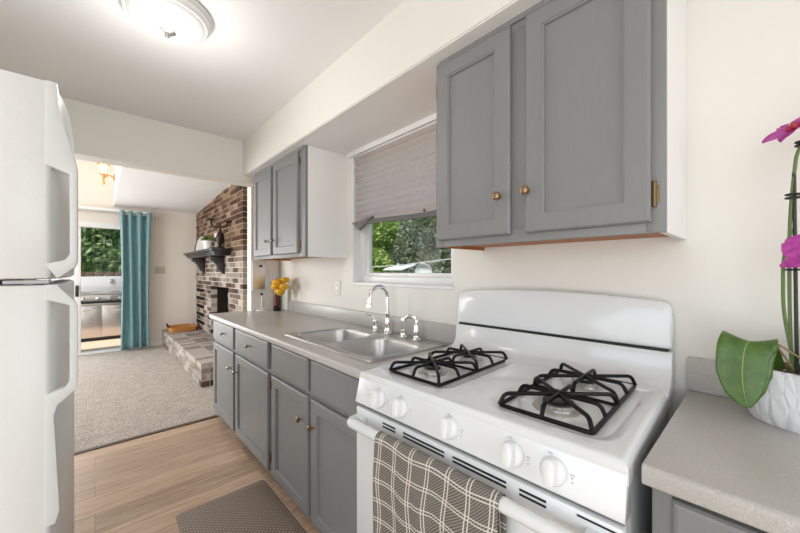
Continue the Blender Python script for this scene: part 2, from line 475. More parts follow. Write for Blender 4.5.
def upper_cab(name, label, x0, x1, z0, z1, doors, yf, mid, kn, hinges, side='R'):
    t = thing(name, label, 'cabinet', (x0, WY, z0))
    def o(*a, **k):
        r = obj(*a, **k); r.location = (-x0, -WY, -z0); return r
    b = B()   # box: sides and recessed bottom
    box(b, x0, x0 + .016, yf + .038, WY - .001, z0, z1); box(b, x0 + .016, x1 - .016, yf + .038, WY - .001, z0 + .014, z0 + .024); box(b, x0 + .016, x1 - .016, yf + .038, WY - .001, z1 - .016, z1)
    c = o('cabinet_box', b, M_rawwood, t, label='bare reddish wood inside bottom', smooth=False)
    b = B(); box(b, x1 - .016, x1, yf + .038, WY - .001, z0, z1); o('side_panel', b, M_cabwhite, t, smooth=False, label='white painted side panel')
    # face frame
    b = B(); yy0, yy1 = yf + .02, yf + .039
    sl, sr = max(x0 + .04, doors[0][0] + .012), min(x1 - .04, doors[-1][1] - .012)
    for q in ((x0, sl, z0, z1), (sr, x1, z0, z1), (sl, sr, z0, z0 + .045), (sl, sr, z1 - .045, z1), (mid - .028, mid + .028, z0 + .045, z1 - .045)):
        box(b, q[0], q[1], yy0, yy1, q[2], q[3])
    o('face_frame', b, M_gray, t, .0012)
    b = B(); box(b, x0 + .02, x1 - .02, yf + .012, yf + .02, z1 - .022, z1 + .0); o('top_moulding', b, M_gray, t, .003)
    for i, (d0, d1) in enumerate(doors):
        b = B(); shaker(b, d0, d1, z0 + .026, z1 - .028, yf)
        d = o('door', b, M_gray, t, smooth=False)
        k = knob(d, kn[i][0], yf, kn[i][1], M_brass if x0 > -2 else M_nickel)
        hx = d1 + .006 if i == len(doors) - 1 else d0 - .006
        for hz in hinges:
            h = hinge(d, hx, yf + .02, hz)
            if i == 0:
                h.scale = (-1, 1, 1); h.location = (2 * hx, 0, 0)
    return t
upper_cab('wall_cabinet', 'large grey two-door wall cabinet above the white stove', -.925, -.168, 1.39, 2.15, [(-.908, -.583), (-.528, -.196)], 1.030, -.5555, [(-.620, 1.548), (-.519, 1.550)], [1.487, 2.03])
upper_cab('wall_cabinet', 'small grey two-door wall cabinet left of the window', -3.075, -2.098, 1.39, 2.15, [(-3.045, -2.655), (-2.61, -2.185)], 1.030, -2.6325, [(-2.715, 1.53), (-2.585, 1.53)], [1.472, 2.055])

YF = .77
def base_cab(name, label, x0, x1, cols, kinds):
    """cols: [(a,b)], kinds: knob data"""
    t = thing(name, label, 'cabinet', (x0, 1.0, 0))
    def o(*a, **k):
        r = obj(*a, **k); r.location = (-x0, -1.0, 0); return r
    b = B(); box(b, x0, x1, YF + .035, 1.375, .085, .69); box(b, x0, x0 + .02, YF + .035, 1.375, .69, .874); box(b, x1 - .02, x1, YF + .035, 1.375, .69, .874); o('cabinet_box', b, M_gray, t, smooth=False)
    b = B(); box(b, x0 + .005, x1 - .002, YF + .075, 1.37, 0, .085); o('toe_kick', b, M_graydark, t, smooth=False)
    b = B()
    xs = [x0] + [c for q in cols for c in q] + [x1]
    for k in range(0, len(xs), 2): box(b, xs[k] - (.012 if k else 0), xs[k + 1] + (.012 if k + 2 < len(xs) else 0), YF + .02, YF + .036, .072, .874)
    for z0, z1 in ((.072, .105), (.655, .71), (.84, .874)):
        for a, c in cols: box(b, a + .012, c - .012, YF + .02, YF + .036, z0, z1)
    o('face_frame', b, M_gray, t)
    for i, (a, c) in enumerate(cols):
        b = B(); shaker(b, a, c, .08, .672, YF); d = o('door', b, M_gray, t, smooth=False)
        if kinds[i][0] is not None: knob(d, kinds[i][0], YF, .548, M_brass if kinds[i][2] else M_nickel)
        b = B(); slab(b, a, c, .695, .862, YF)
        if kinds[i][1] is not None:
            d = o('drawer', b, M_gray, t, smooth=False); knob(d, kinds[i][1], YF, .787, M_nickel, .013)
        else: o('drawer_front', b, M_gray, t, smooth=False)
        hx = c + .005 if i % 2 else a - .005
        for z in (.16, .60):
            h = hinge(d if False else t, hx, YF + .02, z); h.location = (-x0, -1.0, 0)
    return t
base_cab('base_cabinet', 'grey base cabinet with two knobbed drawers at the far end of the counter', -3.31, -2.008, [(-3.290, -2.715), (-2.668, -2.032)], [(-2.775, -2.955, 0), (-2.63, -2.345, 0)])
base_cab('base_cabinet', 'grey base cabinet below the sink next to the stove', -2.006, -1.035, [(-1.975, -1.522), (-1.488, -1.045)], [(-1.578, None, 1), (-1.452, None, 1)])
# right-hand base cabinet
t = thing('base_cabinet', 'grey base cabinet under the short counter right of the stove', 'cabinet', (0, 1, 0))
b = B(); box(b, -.148, 1.2, .83, 1.375, .085, .884); o = obj('cabinet_box', b, M_gray, t, smooth=False); o.location = (0, -1, 0)
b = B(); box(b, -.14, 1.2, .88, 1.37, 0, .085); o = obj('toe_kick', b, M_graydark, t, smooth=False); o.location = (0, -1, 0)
b = B(); box(b, -.150, -.10, .805, .83, .075, .885); box(b, .455, .545, .805, .83, .10, .86); box(b, 1.16, 1.2, .805, .83, .075, .885); box(b, -.105, 1.16, .805, .83, .075, .10); box(b, -.105, 1.16, .805, .83, .86, .885); box(b, -.105, 1.16, .805, .83, .66, .71)
o = obj('face_frame', b, M_gray, t, .001); o.location = (0, -1, 0)
for a, c in ((-.118, .475), (.525, 1.17)):
    b = B(); slab(b, a, c, .70, .868, .785); o = obj('drawer', b, M_gray, t, smooth=False); o.location = (0, -1, 0); knob(o, (a + c) / 2, .785, .785, M_nickel)
    b = B(); shaker(b, a, c, .08, .68, .785); o = obj('door', b, M_gray, t, smooth=False); o.location = (0, -1, 0); knob(o, a + .5, .785, .55, M_nickel)

# ============================================================ COUNTERTOPS
SX0, SX1, SY0, SY1 = -1.925, -1.085, .825, 1.325
def counter_front(b, x0, x1, yf, yb, zt, th):
    r = .012
    prof = [(yb, zt)] + [(yf + r - r * math.sin(a), zt - r + r * math.cos(a)) for a in [k * PI / 10 for k in range(6)]] + [(yf + .002, zt - th + .004), (yf + .006, zt - th), (yb, zt - th)]
    prism(b, prof, 'X', x0, x1)
ct = thing('countertop', 'long grey speckled laminate countertop holding the sink', 'countertop', (-2.2, 1.06, .876))
b = B()
counter_front(b, -3.315, -1.03, .745, SY0 + .01, .914, .038)
box(b, -3.315, SX0 + .01, SY0 + .01, 1.378, .876, .914); box(b, SX1 - .01, -1.03, SY0 + .01, 1.378, .876, .914); box(b, SX0 + .01, SX1 - .01, SY1 - .01, 1.378, .876, .914)
bmesh.ops.remove_doubles(b, verts=b.verts, dist=1e-4)
o = obj('slab', b, M_lam, ct); o.location = (2.2, -1.06, -.876)
b = B(); box(b, -3.06, -1.02, 1.358, 1.379, .914, 1.012); o = obj('backsplash', b, M_lam, ct, .004); o.location = (2.2, -1.06, -.876)
b = B(); box(b, -3.315, -3.295, 1.11, 1.358, .914, .93) ; o = obj('end_splash', b, M_trim, ct, .003, label='low white strip at the wall end'); o.location = (2.2, -1.06, -.876)
ZR = .924
ct2 = thing('countertop', 'short grey speckled laminate countertop right of the stove, under the orchid', 'countertop', (.5, 1.07, ZR - .038))
b = B(); counter_front(b, -.160, 1.25, .768, 1.378, ZR, .040); o = obj('slab', b, M_lam, ct2, .002); o.location = (-.5, -1.07, -ZR + .038)
b = B(); box(b, -.166, 1.25, 1.356, 1.379, ZR, ZR + .1); o = obj('backsplash', b, M_lam, ct2, .003); o.location = (-.5, -1.07, -ZR + .038)

# ============================================================ SINK
sk = thing('kitchen_sink', 'stainless steel double-bowl sink set into the long counter', 'sink', (SX0, SY0, .914))
def sup(cx, cy, a, c, z, n=5, K=72, extra=()):
    ang = sorted(list(extra) + [2 * PI * (i + .5) / K for i in range(K)])
    out = []
    for t in ang:
        ct_, st_ = math.cos(t), math.sin(t)
        r = (abs(ct_ / a) ** n + abs(st_ / c) ** n) ** (-1 / n); out.append((cx + r * ct_, cy + r * st_, z))
    return out, ang
def rectray(cx, cy, x0, x1, y0, y1, ang, z):
    out = []
    for t in ang:
        c, s = math.cos(t), math.sin(t); k = 1e9
        if c > 1e-9: k = min(k, (x1 - cx) / c)
        if c < -1e-9: k = min(k, (x0 - cx) / c)
        if s > 1e-9: k = min(k, (y1 - cy) / s)
        if s < -1e-9: k = min(k, (y0 - cy) / s)
        out.append((cx + c * k, cy + s * k, z))
    return out
def basin(x0, x1, bx0, bx1, by0, by1):
    cx, cy = (bx0 + bx1) / 2, (by0 + by1) / 2; a, c = (bx1 - bx0) / 2, (by1 - by0) / 2
    ex = [math.atan2(y - cy, x - cx) % (2 * PI) for x in (x0, x1) for y in (SY0, SY1)]
    Z = .914
    l0, ang = sup(cx, cy, a, c, Z + .005, extra=ex)
    loops = [rectray(cx, cy, x0, x1, SY0, SY1, ang, Z + .005)]
    for da, z in ((.006, Z + .0055), (.001, Z + .005), (-.003, Z + .001), (-.006, Z - .01), (-.014, Z - .10), (-.022, Z - .135), (-.038, Z - .158), (-.065, Z - .166)):
        loops.append(sup(cx, cy, a + da, c + da, z, 4.6 if da > -.02 else 4, extra=ex)[0])
    loops.append([(cx + .04 * math.cos(t), cy + .04 * math.sin(t), Z - .170) for t in ang])
    b = B(); loft(b, loops, False, False)
    o = obj('basin', b, M_steel, sk); o.location = (-SX0, -SY0, -.914)
    sol = o.modifiers.new('thickness', 'SOLIDIFY'); sol.thickness = .0015; sol.offset = 1
    b = B(); lathe(b, [(.042, -.1715), (.042, -.167), (.036, -.166), (.03, -.172), (.001, -.173)], (cx - SX0, cy - SY0, 0), 24)
    d = obj('drain', b, M_chrome, o); d.location = (SX0, SY0, .914)
    d.matrix_parent_inverse = Matrix.Identity(4)
    d.data.transform(Matrix.Translation((0, 0, 0)))
XM = -1.505
basin(SX0, XM, -1.885, -1.525, .865, 1.215)
basin(XM, SX1, -1.485, -1.125, .865, 1.215)
b = B()
tube(b, [(SX0 + .004, SY0 + .004, .918), (SX1 - .004, SY0 + .004, .918), (SX1 - .004, SY1 - .004, .918), (SX0 + .004, SY1 - .004, .918)][::1] if False else arc([(-1.5, SY0, .9165), (SX1, SY0, .9165), (SX1, SY1, .9165), (SX0, SY1, .9165), (SX0, SY0, .9165), (-1.5, SY0, .9165)], .03), .0022, 8)
o = obj('rim', b, M_steel, sk); o.location = (-SX0, -SY0, -.914)

# faucet set
fz = .9200
f = thing('faucet', 'chrome high-arc gooseneck faucet on the sink ledge', 'faucet', (-1.512, 1.283, fz))
b = B()
lathe(b, [(.026, 0), (.027, .006), (.022, .014), (.017, .03), (.0165, .05), (.019, .058), (.0145, .066), (.013, .115), (.0155, .12), (.0155, .126), (.0115, .132)], (0, 0, 0), 28)
obj('body', b, M_chrome, f)
b = B()
pts = [(0, 0, .12)] + [(0, -.066 + .066 * math.cos(t), .215 + .066 * math.sin(t)) for t in [k * PI / 14 for k in range(0, 15)]] + [(0, -.137, .188)]
tube(b, pts, [.0115] * (len(pts) - 3) + [.0115, .0125, .0135], 14)
lathe(b, [(.0135, .190), (.0165, .180), (.017, .165), (.0155, .163)], (0, -.137, 0), 20)
obj('spout', b, M_chrome, f)
hx_, hy_ = -.115, -.003
b = B(); lathe(b, [(.022, 0), (.023, .005), (.017, .012), (.0135, .03), (.013, .055), (.016, .062), (.013, .072), (.002, .076)], (hx_, hy_, 0), 24); lv = obj('handle_base', b, M_chrome, f)
b = B(); tube(b, arc([(hx_, hy_, .066), (hx_ - .012, hy_ - .012, .092), (hx_ - .05, hy_ - .03, .103)], .02), .007, 10); obj('lever', b, M_chrome, lv)
f = thing('side_sprayer', 'chrome side sprayer between the faucet and the soap dispenser', 'sprayer', (-1.368, 1.275, fz))
b = B(); lathe(b, [(.023, 0), (.024, .006), (.016, .014), (.0135, .03), (.0165, .04), (.013, .048)], (0, 0, 0), 24); obj('base', b, M_chrome, f)
b = B(); lathe(b, [(.0125, .045), (.0135, .06), (.0115, .085), (.0145, .10), (.012, .11), (.001, .113)], (0, 0, 0), 20); tube(b, [(0, 0, .10), (.03, .004, .106)], [.009, .006], 10); obj('spray_head', b, M_chrome, f)
f = thing('soap_dispenser', 'chrome curved soap dispenser nearest the stove', 'soap dispenser', (-1.262, 1.272, fz))
b = B(); lathe(b, [(.025, 0), (.026, .006), (.017, .014), (.014, .03), (.0175, .042), (.013, .05), (.0115, .085)], (0, 0, 0), 24); obj('base', b, M_chrome, f)
b = B(); tube(b, arc([(0, 0, .07), (.002, 0, .118), (-.055, -.004, .128), (-.078, -.006, .112)], .03, 8), .0105, 12); lathe(b, [(.0125, .115), (.014, .122), (.010, .132), (.001, .134)], (-.012, 0, 0), 16); obj('spout', b, M_chrome, f)

# ============================================================ STOVE
st = thing('gas_stove', 'white four-burner gas range with a checked towel on its oven handle', 'stove', (-.582, .724, 0), math.radians(2.2))
HW = .409
b = B(); box(b, -HW + .012, HW - .012, .02, .60, .09, .905); obj('body', b, M_white, st, .004)
b = B(); box(b, -HW + .04, HW - .04, .06, .58, 0, .09); obj('plinth', b, M_slot, st)
# cooktop with two shallow wells and a raised rounded edge
b = B()
wells = ((-.362, -.090), (.085, .352))
WYr = (.075, .535)
zt = .932
def well_loops(x0, x1, wx0, wx1):
    cx, cy = (wx0 + wx1) / 2, (WYr[0] + WYr[1]) / 2
    y0, y1 = .016, .585
    ex = [math.atan2(y - cy, x - cx) % (2 * PI) for x in (x0, x1) for y in (y0, y1)]
    a, c = (wx1 - wx0) / 2, (WYr[1] - WYr[0]) / 2
    l0, ang = sup(cx, cy, a + .03, c + .03, zt, 8, extra=ex)
    out = []
    for t in ang:
        cc, s = math.cos(t), math.sin(t); k = 1e9
        if cc > 1e-9: k = min(k, (x1 - cx) / cc)
        if cc < -1e-9: k = min(k, (x0 - cx) / cc)
        if s > 1e-9: k = min(k, (y1 - cy) / s)
        if s < -1e-9: k = min(k, (y0 - cy) / s)
        out.append((cx + cc * k, cy + s * k, zt))
    return [out, l0, sup(cx, cy, a + .022, c + .022, zt - .001, 8, extra=ex)[0], sup(cx, cy, a + .008, c + .008, zt - .007, 8, extra=ex)[0], sup(cx, cy, a, c, zt - .008, 8, extra=ex)[0]]
loft(b, well_loops(-HW + .018, 0, *wells[0]), False, True)
loft(b, well_loops(0, HW - .018, *wells[1]), False, True)
# rounded outer skirt
def rr(i, z, y1=.585):
    x0, x1, y0 = -HW + i, HW - i, -.002 + i
    return [(x0, y0, z), (x1, y0, z), (x1, y1, z), (x0, y1, z)]
sk_loops = [rr(.0, .888), rr(.0, .912)] + [rr(.018 - .018 * math.cos(t), .914 + .018 * math.sin(t)) for t in [k * PI / 12 for k in range(1, 7)]]
loft(b, sk_loops, True, False)
bmesh.ops.remove_doubles(b, verts=b.verts, dist=2e-4)
obj('cooktop', b, M_white, st)
# back guard
b = B()
prof = [(.50, .930), (.535, .934), (.562, .945), (.578, .965), (.585, 1.00), (.590, 1.036), (.640, 1.036), (.640, .90), (.50, .90)]
prism(b, prof, 'X', -HW, HW); obj('lower_backguard', b, M_white, st, .003)
b = B(); box(b, -HW + .012, HW - .012, .594, .64, 1.034, 1.046); obj('vent_gap', b, M_slot, st)
b = B()
n = 24; fr_ = []; 
top = lambda x: 1.192 + .022 * (1 - (x / HW) ** 2)
outline = [(-HW + .0, 1.046), (HW - .0, 1.046)]
outline += [(HW - .002, 1.15), (HW - .006, 1.18), (HW - .018, top(HW) - .001)]
outline += [(HW - .03 - (2 * HW - .06) * k / n, top(HW - .03 - (2 * HW - .06) * k / n)) for k in range(n + 1)]
outline += [(-HW + .018, top(HW) - .001), (-HW + .006, 1.18), (-HW + .002, 1.15)]
def leanY(z, base): return base + (z - 1.046) * .10
for yb in (0,):
    lo = [(x, leanY(z, .588), z) for x, z in outline]; hi = [(x, leanY(z, .588) + .045 - (z - 1.046) * .1, z) for x, z in outline]
    loft(b, [lo, hi])
obj('backguard_panel', b, M_white, st, .008, seg=3)
# control panel
b = B(); prism(b, [(.012, .884), (.0, .908), (-.002, .908), (-.022, .828), (-.014, .820), (.03, .820), (.03, .884)], 'X', -HW + .002, HW - .002); obj('control_panel', b, M_white, st, .003)
b = B(); box(b, -HW + .006, HW - .006, -.004, .03, .812, .822); obj('panel_seam', b, M_slot, st)
# knobs: local x from measured
nrm = Vector((0, -.97, .25)).normalized()
rotk = nrm.to_track_quat('Z', 'Y').to_matrix().to_4x4()
def onpanel(b_, kx):
    for v in b_.verts:
        zz = v.co.z; v.co.x += kx; v.co.z = .868 + zz * .97; v.co.y += -.0122 + zz * .25
for kx in (-.284, -.183, .004, .184, .277):
    K = Vector((kx, -.0125, .866))
    b = B(); lathe(b, [(.028, 0), (.0285, .004), (.026, .009), (.022, .012), (.001, .013)], (0, 0, 0), 32)
    xf(b, Matrix.Translation(K) @ rotk); kd = obj('dial', b, M_whiteplastic, st)
    b = B()
    loops_ = []
    for (w_, h_, t_) in ((.0135, .0275, .008), (.0125, .0268, .026), (.011, .025, .031), (.007, .021, .033)):
        loops_.append([((w_ if abs(math.cos(a)) > 0 else 0) * (abs(math.cos(a)) ** .6) * (1 if math.cos(a) >= 0 else -1), h_ * (abs(math.sin(a)) ** .75) * (1 if math.sin(a) >= 0 else -1), t_) for a in [2 * PI * k / 28 + .001 for k in range(28)]])
    loft(b, loops_)
    xf(b, Matrix.Translation(K) @ rotk @ Matrix.Rotation(.1, 4, 'Z')); obj('grip', b, M_whiteplastic, kd)
    for (dx, dz, w, h) in ((-.010, .031, .009, .0022), (.037, .004, .010, .0018), (.037, -.002, .0035, .0035), (.038, -.010, .003, .003)):
        b = B(); box(b, dx - w / 2, dx + w / 2, -.0008, .0008, dz - h / 2, dz + h / 2); onpanel(b, kx); obj('dial_marking', b, M_print, st, smooth=False)
for (x0, x1, z) in ((-.362, -.345, .012), (-.362, -.3605, .004), (-.352, -.342, -.004)):
    b = B(); box(b, x0, x1, -.0008, .0008, z, z + .0015); onpanel(b, 0); obj('panel_marking', b, M_print, st, smooth=False)
# oven door
b = B()
box(b, -HW + .004, HW - .004, -.020, .02, .13, .812); obj('oven_door', b, M_white, st, .006)
od = [o for o in st.children if o.name.startswith('oven_door')][0]
for (x0, x1) in ((-.262, -.203), (-.168, -.010), (.018, .172), (.204, .264)):
    for z in (.7965, .7855):
        b = B(); box(b, x0, x1, -.0212, -.016, z - .0026, z + .0026); obj('vent_slot', b, M_slot, od)
b = B(); box(b, .325, .400, -.0212, -.016, .7995, .8035); box(b, .390, .396, -.0212, -.016, .785, .79); obj('vent_slot', b, M_slot, od)
b = B(); box(b, -.27, .27, -.0215, -.018, .30, .60); obj('oven_window', b, mat('oven_window_glass', (.02, .02, .02), .06), od, .002)
b = B()
hp = arc([(-HW + .022, -.022, .773), (-HW + .022, -.062, .773), (HW - .022, -.062, .773), (HW - .022, -.022, .773)], .028, 6)
tube(b, hp, .0165, 16)
for s in (-1, 1): box(b, s * (HW - .042) - .022, s * (HW - .042) + .022, -.045, -.018, .758, .788)
obj('oven_handle', b, M_white, od, label='long white handle bar')
b = B(); box(b, -HW + .004, HW - .004, -.014, .02, .03, .125); obj('storage_drawer', b, M_white, st, .006)

# burners and grates (grates lift off: things of their own)
def burner(x, y, r):
    b = B(); z = .925
    lathe(b, [(r + .022, z - .002), (r + .018, z + .001), (r + .004, z + .0005)], (x, y, 0), 36, cap0=False, cap1=False)
    lathe(b, [(r + .004, z), (r + .003, z + .006), (r, z + .008), (r, z + .014), (r - .004, z + .015), (.001, z + .015)], (x, y, 0), 36)
    k = int(20)
    for i in range(k):
        a = 2 * PI * i / k; c, s = math.cos(a), math.sin(a)
        lathe(b, [(.0022, z + .006), (.0022, z + .016), (.0005, z + .017)], (x + c * r, y + s * r, 0), 6)
    tube(b, [(x - r - .012, y + .01, z), (x - r - .012, y + .01, z + .016)], .0035, 8)
    o = obj('burner', b, M_alum, st)
    b = B(); lathe(b, [(r - .005, z + .014), (r - .004, z + .019), (r - .009, z + .022), (r * .55, z + .021), (r * .5, z + .019), (.001, z + .019)], (x, y, 0), 36)
    obj('burner_cap', b, M_cap, o)
BX = (-.226, .211); BY = (.190, .425)
burner(BX[0], BY[0], .033); burner(BX[0], BY[1], .030); burner(BX[1], BY[0], .043); burner(BX[1], BY[1], .030)
GX, GY, GH = .114, .221, .034
g1 = thing('burner_grate', 'black burner grate on the left half of the stove top', 'stove grate', group=None)
b = B()
fr_pts = arc([(0, -GY, .004), (GX, -GY, .004), (GX, GY, .004), (-GX, GY, .004), (-GX, -GY, .004), (0, -GY, .004)], .012, 3)
tube(b, fr_pts, .0056, 8)
tube(b, [(-GX, 0, .004), (GX, 0, .004)], .0045, 8)
obj('frame', b, M_iron, g1)
for cy, y0, y1 in ((-GY / 2 - .0, -GY, 0), (GY / 2, 0, GY)):
    hy = GY / 2
    for (dx, dy) in ((GX, 0), (-GX, 0), (0, hy), (0, -hy), (GX, hy), (GX, -hy), (-GX, hy), (-GX, -hy)):
        if abs(dy) > 0 and ((cy > 0) == (dy < 0)) and dx == 0: pass
        b = B()
        L_ = math.hypot(dx, dy); k = (L_ - .014) / L_
        x1_, y1_ = dx, cy + dy
        pts = arc([(x1_, y1_, .004), (dx * k, cy + dy * k, GH), (dx * .02, cy + dy * .02, GH)], .014, 5)
        tube(b, pts, .0056, 8); obj('finger', b, M_iron, g1)
def to_world(x, y, z): 
    a = math.radians(2.2); return (-.582 + x * math.cos(a) - y * math.sin(a), .724 + x * math.sin(a) + y * math.cos(a), z)
g1.location = to_world(BX[0], .305, .9255); g1.rotation_euler = (0, 0, math.radians(2.2))
dup(g1, to_world(BX[1], .305, .9255), 'black burner grate on the right half of the stove top', math.radians(2.2))

# towel
def towel_mat():
    m = mat('checked_towel', (.25, .23, .2), .9, 0, .1)
    t = N(m, 'ShaderNodeTexCoord'); s = N(m, 'ShaderNodeSeparateXYZ'); L(m, t.outputs['UV'], s.inputs[0])
    def lines(sock, per, off):
        f = mth(m, 'FRACT', mth(m, 'ADD', mth(m, 'DIVIDE', sock, per), off))
        d = mth(m, 'ABSOLUTE', mth(m, 'SUBTRACT', f, .5))
        a = mth(m, 'LESS_THAN', mth(m, 'ABSOLUTE', mth(m, 'SUBTRACT', d, .075)), .024)
        return a
    a = mth(m, 'MAXIMUM', lines(s.outputs[0], .0625, .15), lines(s.outputs[1], .058, .3))
    cv = N(m, 'ShaderNodeCombineXYZ'); L(m, s.outputs[0], cv.inputs[0]); L(m, s.outputs[1], cv.inputs[1])
    w = N(m, 'ShaderNodeTexWave'); w.inputs['Scale'].default_value = 75; w.bands_direction = 'DIAGONAL'; L(m, cv.outputs[0], w.inputs[0])
    c = ramp(m, w.outputs['Fac'], [(.2, (.115, .103, .088)), (.8, (.27, .25, .22))])
    c = mixc(m, a, c, (.68, .65, .60)); L(m, c, P(m).inputs['Base Color'])
    bump(m, w.outputs['Fac'], .5, .001); return m
M_towel = towel_mat()
b = B(); uvl = b.loops.layers.uv.new('uv')
NX, NV = 60, 50
rows = []; hz = .773; hy = -.062; R0 = .0195
path = []
for k in range(12): path.append((hy + .0175 + .001, hz - .30 + k * .30 / 12))
for k in range(9):
    a = PI * k / 8; path.append((hy + R0 * math.cos(a), hz + R0 * math.sin(a)))
for k in range(1, 34): path.append((hy - R0, hz - k * .0145))
ln_ = [0]
for p, q in zip(path, path[1:]): ln_.append(ln_[-1] + math.dist(p, q))
TX0, TX1 = -.230, .184
for j, (py, pz) in enumerate(path):
    r = []
    for i in range(NX + 1):
        u = i / NX; x = TX0 + (TX1 - TX0) * u
        hang = max(0, hz - pz)
        amp = min(1, hang / .12)
        side = -1 if j > 16 else 1
        wv = (math.sin(u * 15 + .6) * .005 + math.sin(u * 27 + 2) * .002) * amp
        yy = py + (-abs(wv) - .003 * amp if side < 0 else 0) 
        xx = x + amp * .004 * math.sin(u * 9) - .012 * amp * min(1, hang / .3) * (u - .3)
        r.append(b.verts.new((xx, yy, pz + .002 * math.sin(u * 12) * amp)))
    rows.append(r)
for j in range(len(rows) - 1):
    for i in range(NX):
        f = b.faces.new((rows[j][i], rows[j][i + 1], rows[j + 1][i + 1], rows[j + 1][i]))
        for l, (ii, jj) in zip(f.loops, ((i, j), (i + 1, j), (i + 1, j + 1), (i, j + 1))):
            l[uvl].uv = (ii / NX * (TX1 - TX0) + .004 * math.sin(ln_[jj] * 30), ln_[jj] + .004 * math.sin(ii * .23))
tw = obj('dish_towel', b, M_towel, fix=False)
tw.location = (-.582, .724, 0); tw.rotation_euler = (0, 0, math.radians(2.2))
sm = tw.modifiers.new('thick', 'SOLIDIFY'); sm.thickness = .003; sm.offset = 0
tag(tw, 'brown-grey towel with white double-line checks draped over the oven handle', 'towel')

# ============================================================ FRIDGE
fg = thing('refrigerator', 'white top-freezer refrigerator at the left edge', 'refrigerator', (-1.58, -.5, 0))
M_fr = mat('white_fridge_shell', (.63, .66, .645), .4)
_v = coords(M_fr); bump(M_fr, noise(M_fr, _v, 260, 2), .12, .0006)
M_frd = mat('white_pebbled_fridge_door', (.72, .73, .725), .3)
_v = coords(M_frd); bump(M_frd, noise(M_frd, _v, 190, 2), .4, .001)
M_frh = mat('white_fridge_handle', (.65, .68, .665), .35)
FX0, FX1 = -1.97, -1.2
def fo(*a, **k):
    r = obj(*a, **k); r.location = (1.58, .5, 0); return r
b = B(); box(b, FX0 + .005, FX1 - .005, -.86, -.20, .02, 1.765); fo('body', b, M_fr, fg, .01)
b = B(); box(b, FX0 + .03, FX1 - .03, -.84, -.20, 0, .02); fo('feet', b, M_slot, fg)
b = B(); box(b, FX0 + .01, FX1 - .007, -.205, -.185, .06, 1.74); fo('gasket', b, mat('grey_gasket', (.55, .57, .56), .7), fg)
def fdoor(z0, z1):
    n = 14; pr = [(FX1, -.19)]
    for k in range(n + 1):
        u = k / n; x = FX1 + (FX0 - FX1) * u
        pr.append((x, -.083 + .026 * (1 - (2 * u - 1) ** 4) ** .8 if 0 < u < 1 else -.083))
    pr.append((FX0, -.19))
    b = B(); prism(b, pr, 'Z', z0, z1)
    return fo('door', b, M_frd, fg, .008)
d1 = fdoor(1.272, 1.765); d2 = fdoor(.06, 1.258)
# handles: plates in the YZ plane at the near edge
def handle(outer, inner, par):
    b = B()
    n = len(outer)
    for x in (FX1 - .034, FX1 + .001): pass
    A = [[(x, y, z) for y, z in outer] for x in (FX1 - .030, FX1 + .002)]
    C = [[(x, y, z) for y, z in inner] for x in (FX1 - .030, FX1 + .002)]
    vo = [[b.verts.new(p) for p in q] for q in A]; vi = [[b.verts.new(p) for p in q] for q in C]
    for i in range(n - 1):
        b.faces.new((vo[1][i], vo[1][i + 1], vi[1][i + 1], vi[1][i])); b.faces.new((vo[0][i], vo[0][i + 1], vi[0][i + 1], vi[0][i]))
        b.faces.new((vo[0][i], vo[0][i + 1], vo[1][i + 1], vo[1][i])); b.faces.new((vi[0][i], vi[0][i + 1], vi[1][i + 1], vi[1][i]))
    for i in (0, n - 1): b.faces.new((vo[0][i], vi[0][i], vi[1][i], vo[1][i]))
    o = obj('handle', b, M_frh, par, .004); return o
yb = -.092; yi = -.048; yo = -.033; ym = -.070
# freezer handle, from top sloping out
handle([(ym, 1.765), (ym + .004, 1.70), (yo - .006, 1.585), (yo, 1.555), (yo, 1.315), (yo - .006, 1.300), (ym, 1.272)],
       [(yb, 1.765), (yb, 1.70), (yb, 1.556), (yi, 1.540), (yi, 1.335), (yi - .008, 1.320), (yb, 1.310)], d1)
handle([(ym, 1.258), (ym + .004, 1.250), (yo - .006, 1.215), (yo, 1.200), (yo, 1.000), (yo - .006, .985), (ym, .955), (ym - .006, .93), (ym + .004, .69), (ym - .004, .66)],
       [(yb, 1.258), (yb, 1.235), (yb, 1.222), (yi, 1.205), (yi, 1.01), (yi - .008, .995), (yb, .985), (yb, .93), (yb, .69), (yb, .66)], d2)
b = B(); box(b, FX1 - .02, FX1 + .0, -.079, -.070, 1.675, 1.705); fo('hinge_cap', b, M_print, fg, .002)
b = B(); tube(b, [(FX1 - .03, -.12, 1.255), (FX1 - .03, -.12, 1.275)], .012, 10); box(b, FX1 - .06, FX1 - .004, -.16, -.085, 1.261, 1.269); fo('hinge', b, M_print, fg)

# ============================================================ MAT
def weave_mat():
    m = mat('brown_weave_mat', (.17, .13, .1), .6)
    v = coords(m, (1, 1, 1), rot=(0, 0, PI / 4))
    c1 = N(m, 'ShaderNodeTexChecker'); c1.inputs['Scale'].default_value = 45; L(m, v, c1.inputs[0])
    w1 = N(m, 'ShaderNodeTexWave'); w1.inputs['Scale'].default_value = 19; w1.bands_direction = 'X'; L(m, v, w1.inputs[0])
    w2 = N(m, 'ShaderNodeTexWave'); w2.inputs['Scale'].default_value = 19; w2.bands_direction = 'Y'; L(m, v, w2.inputs[0])
    h = mth(m, 'MULTIPLY', w1.outputs['Fac'], w2.outputs['Fac'])
    c = ramp(m, h, [(.0, (.23, .17, .13)), (.5, (.38, .31, .25)), (1, (.50, .43, .36))]); L(m, c, P(m).inputs['Base Color'])
    bump(m, h, .9, .004); return m
M_weave = weave_mat()
km = thing('kitchen_mat', 'brown woven-texture kitchen mat in front of the sink cabinet', 'floor mat', (-1.5, .55, 0))
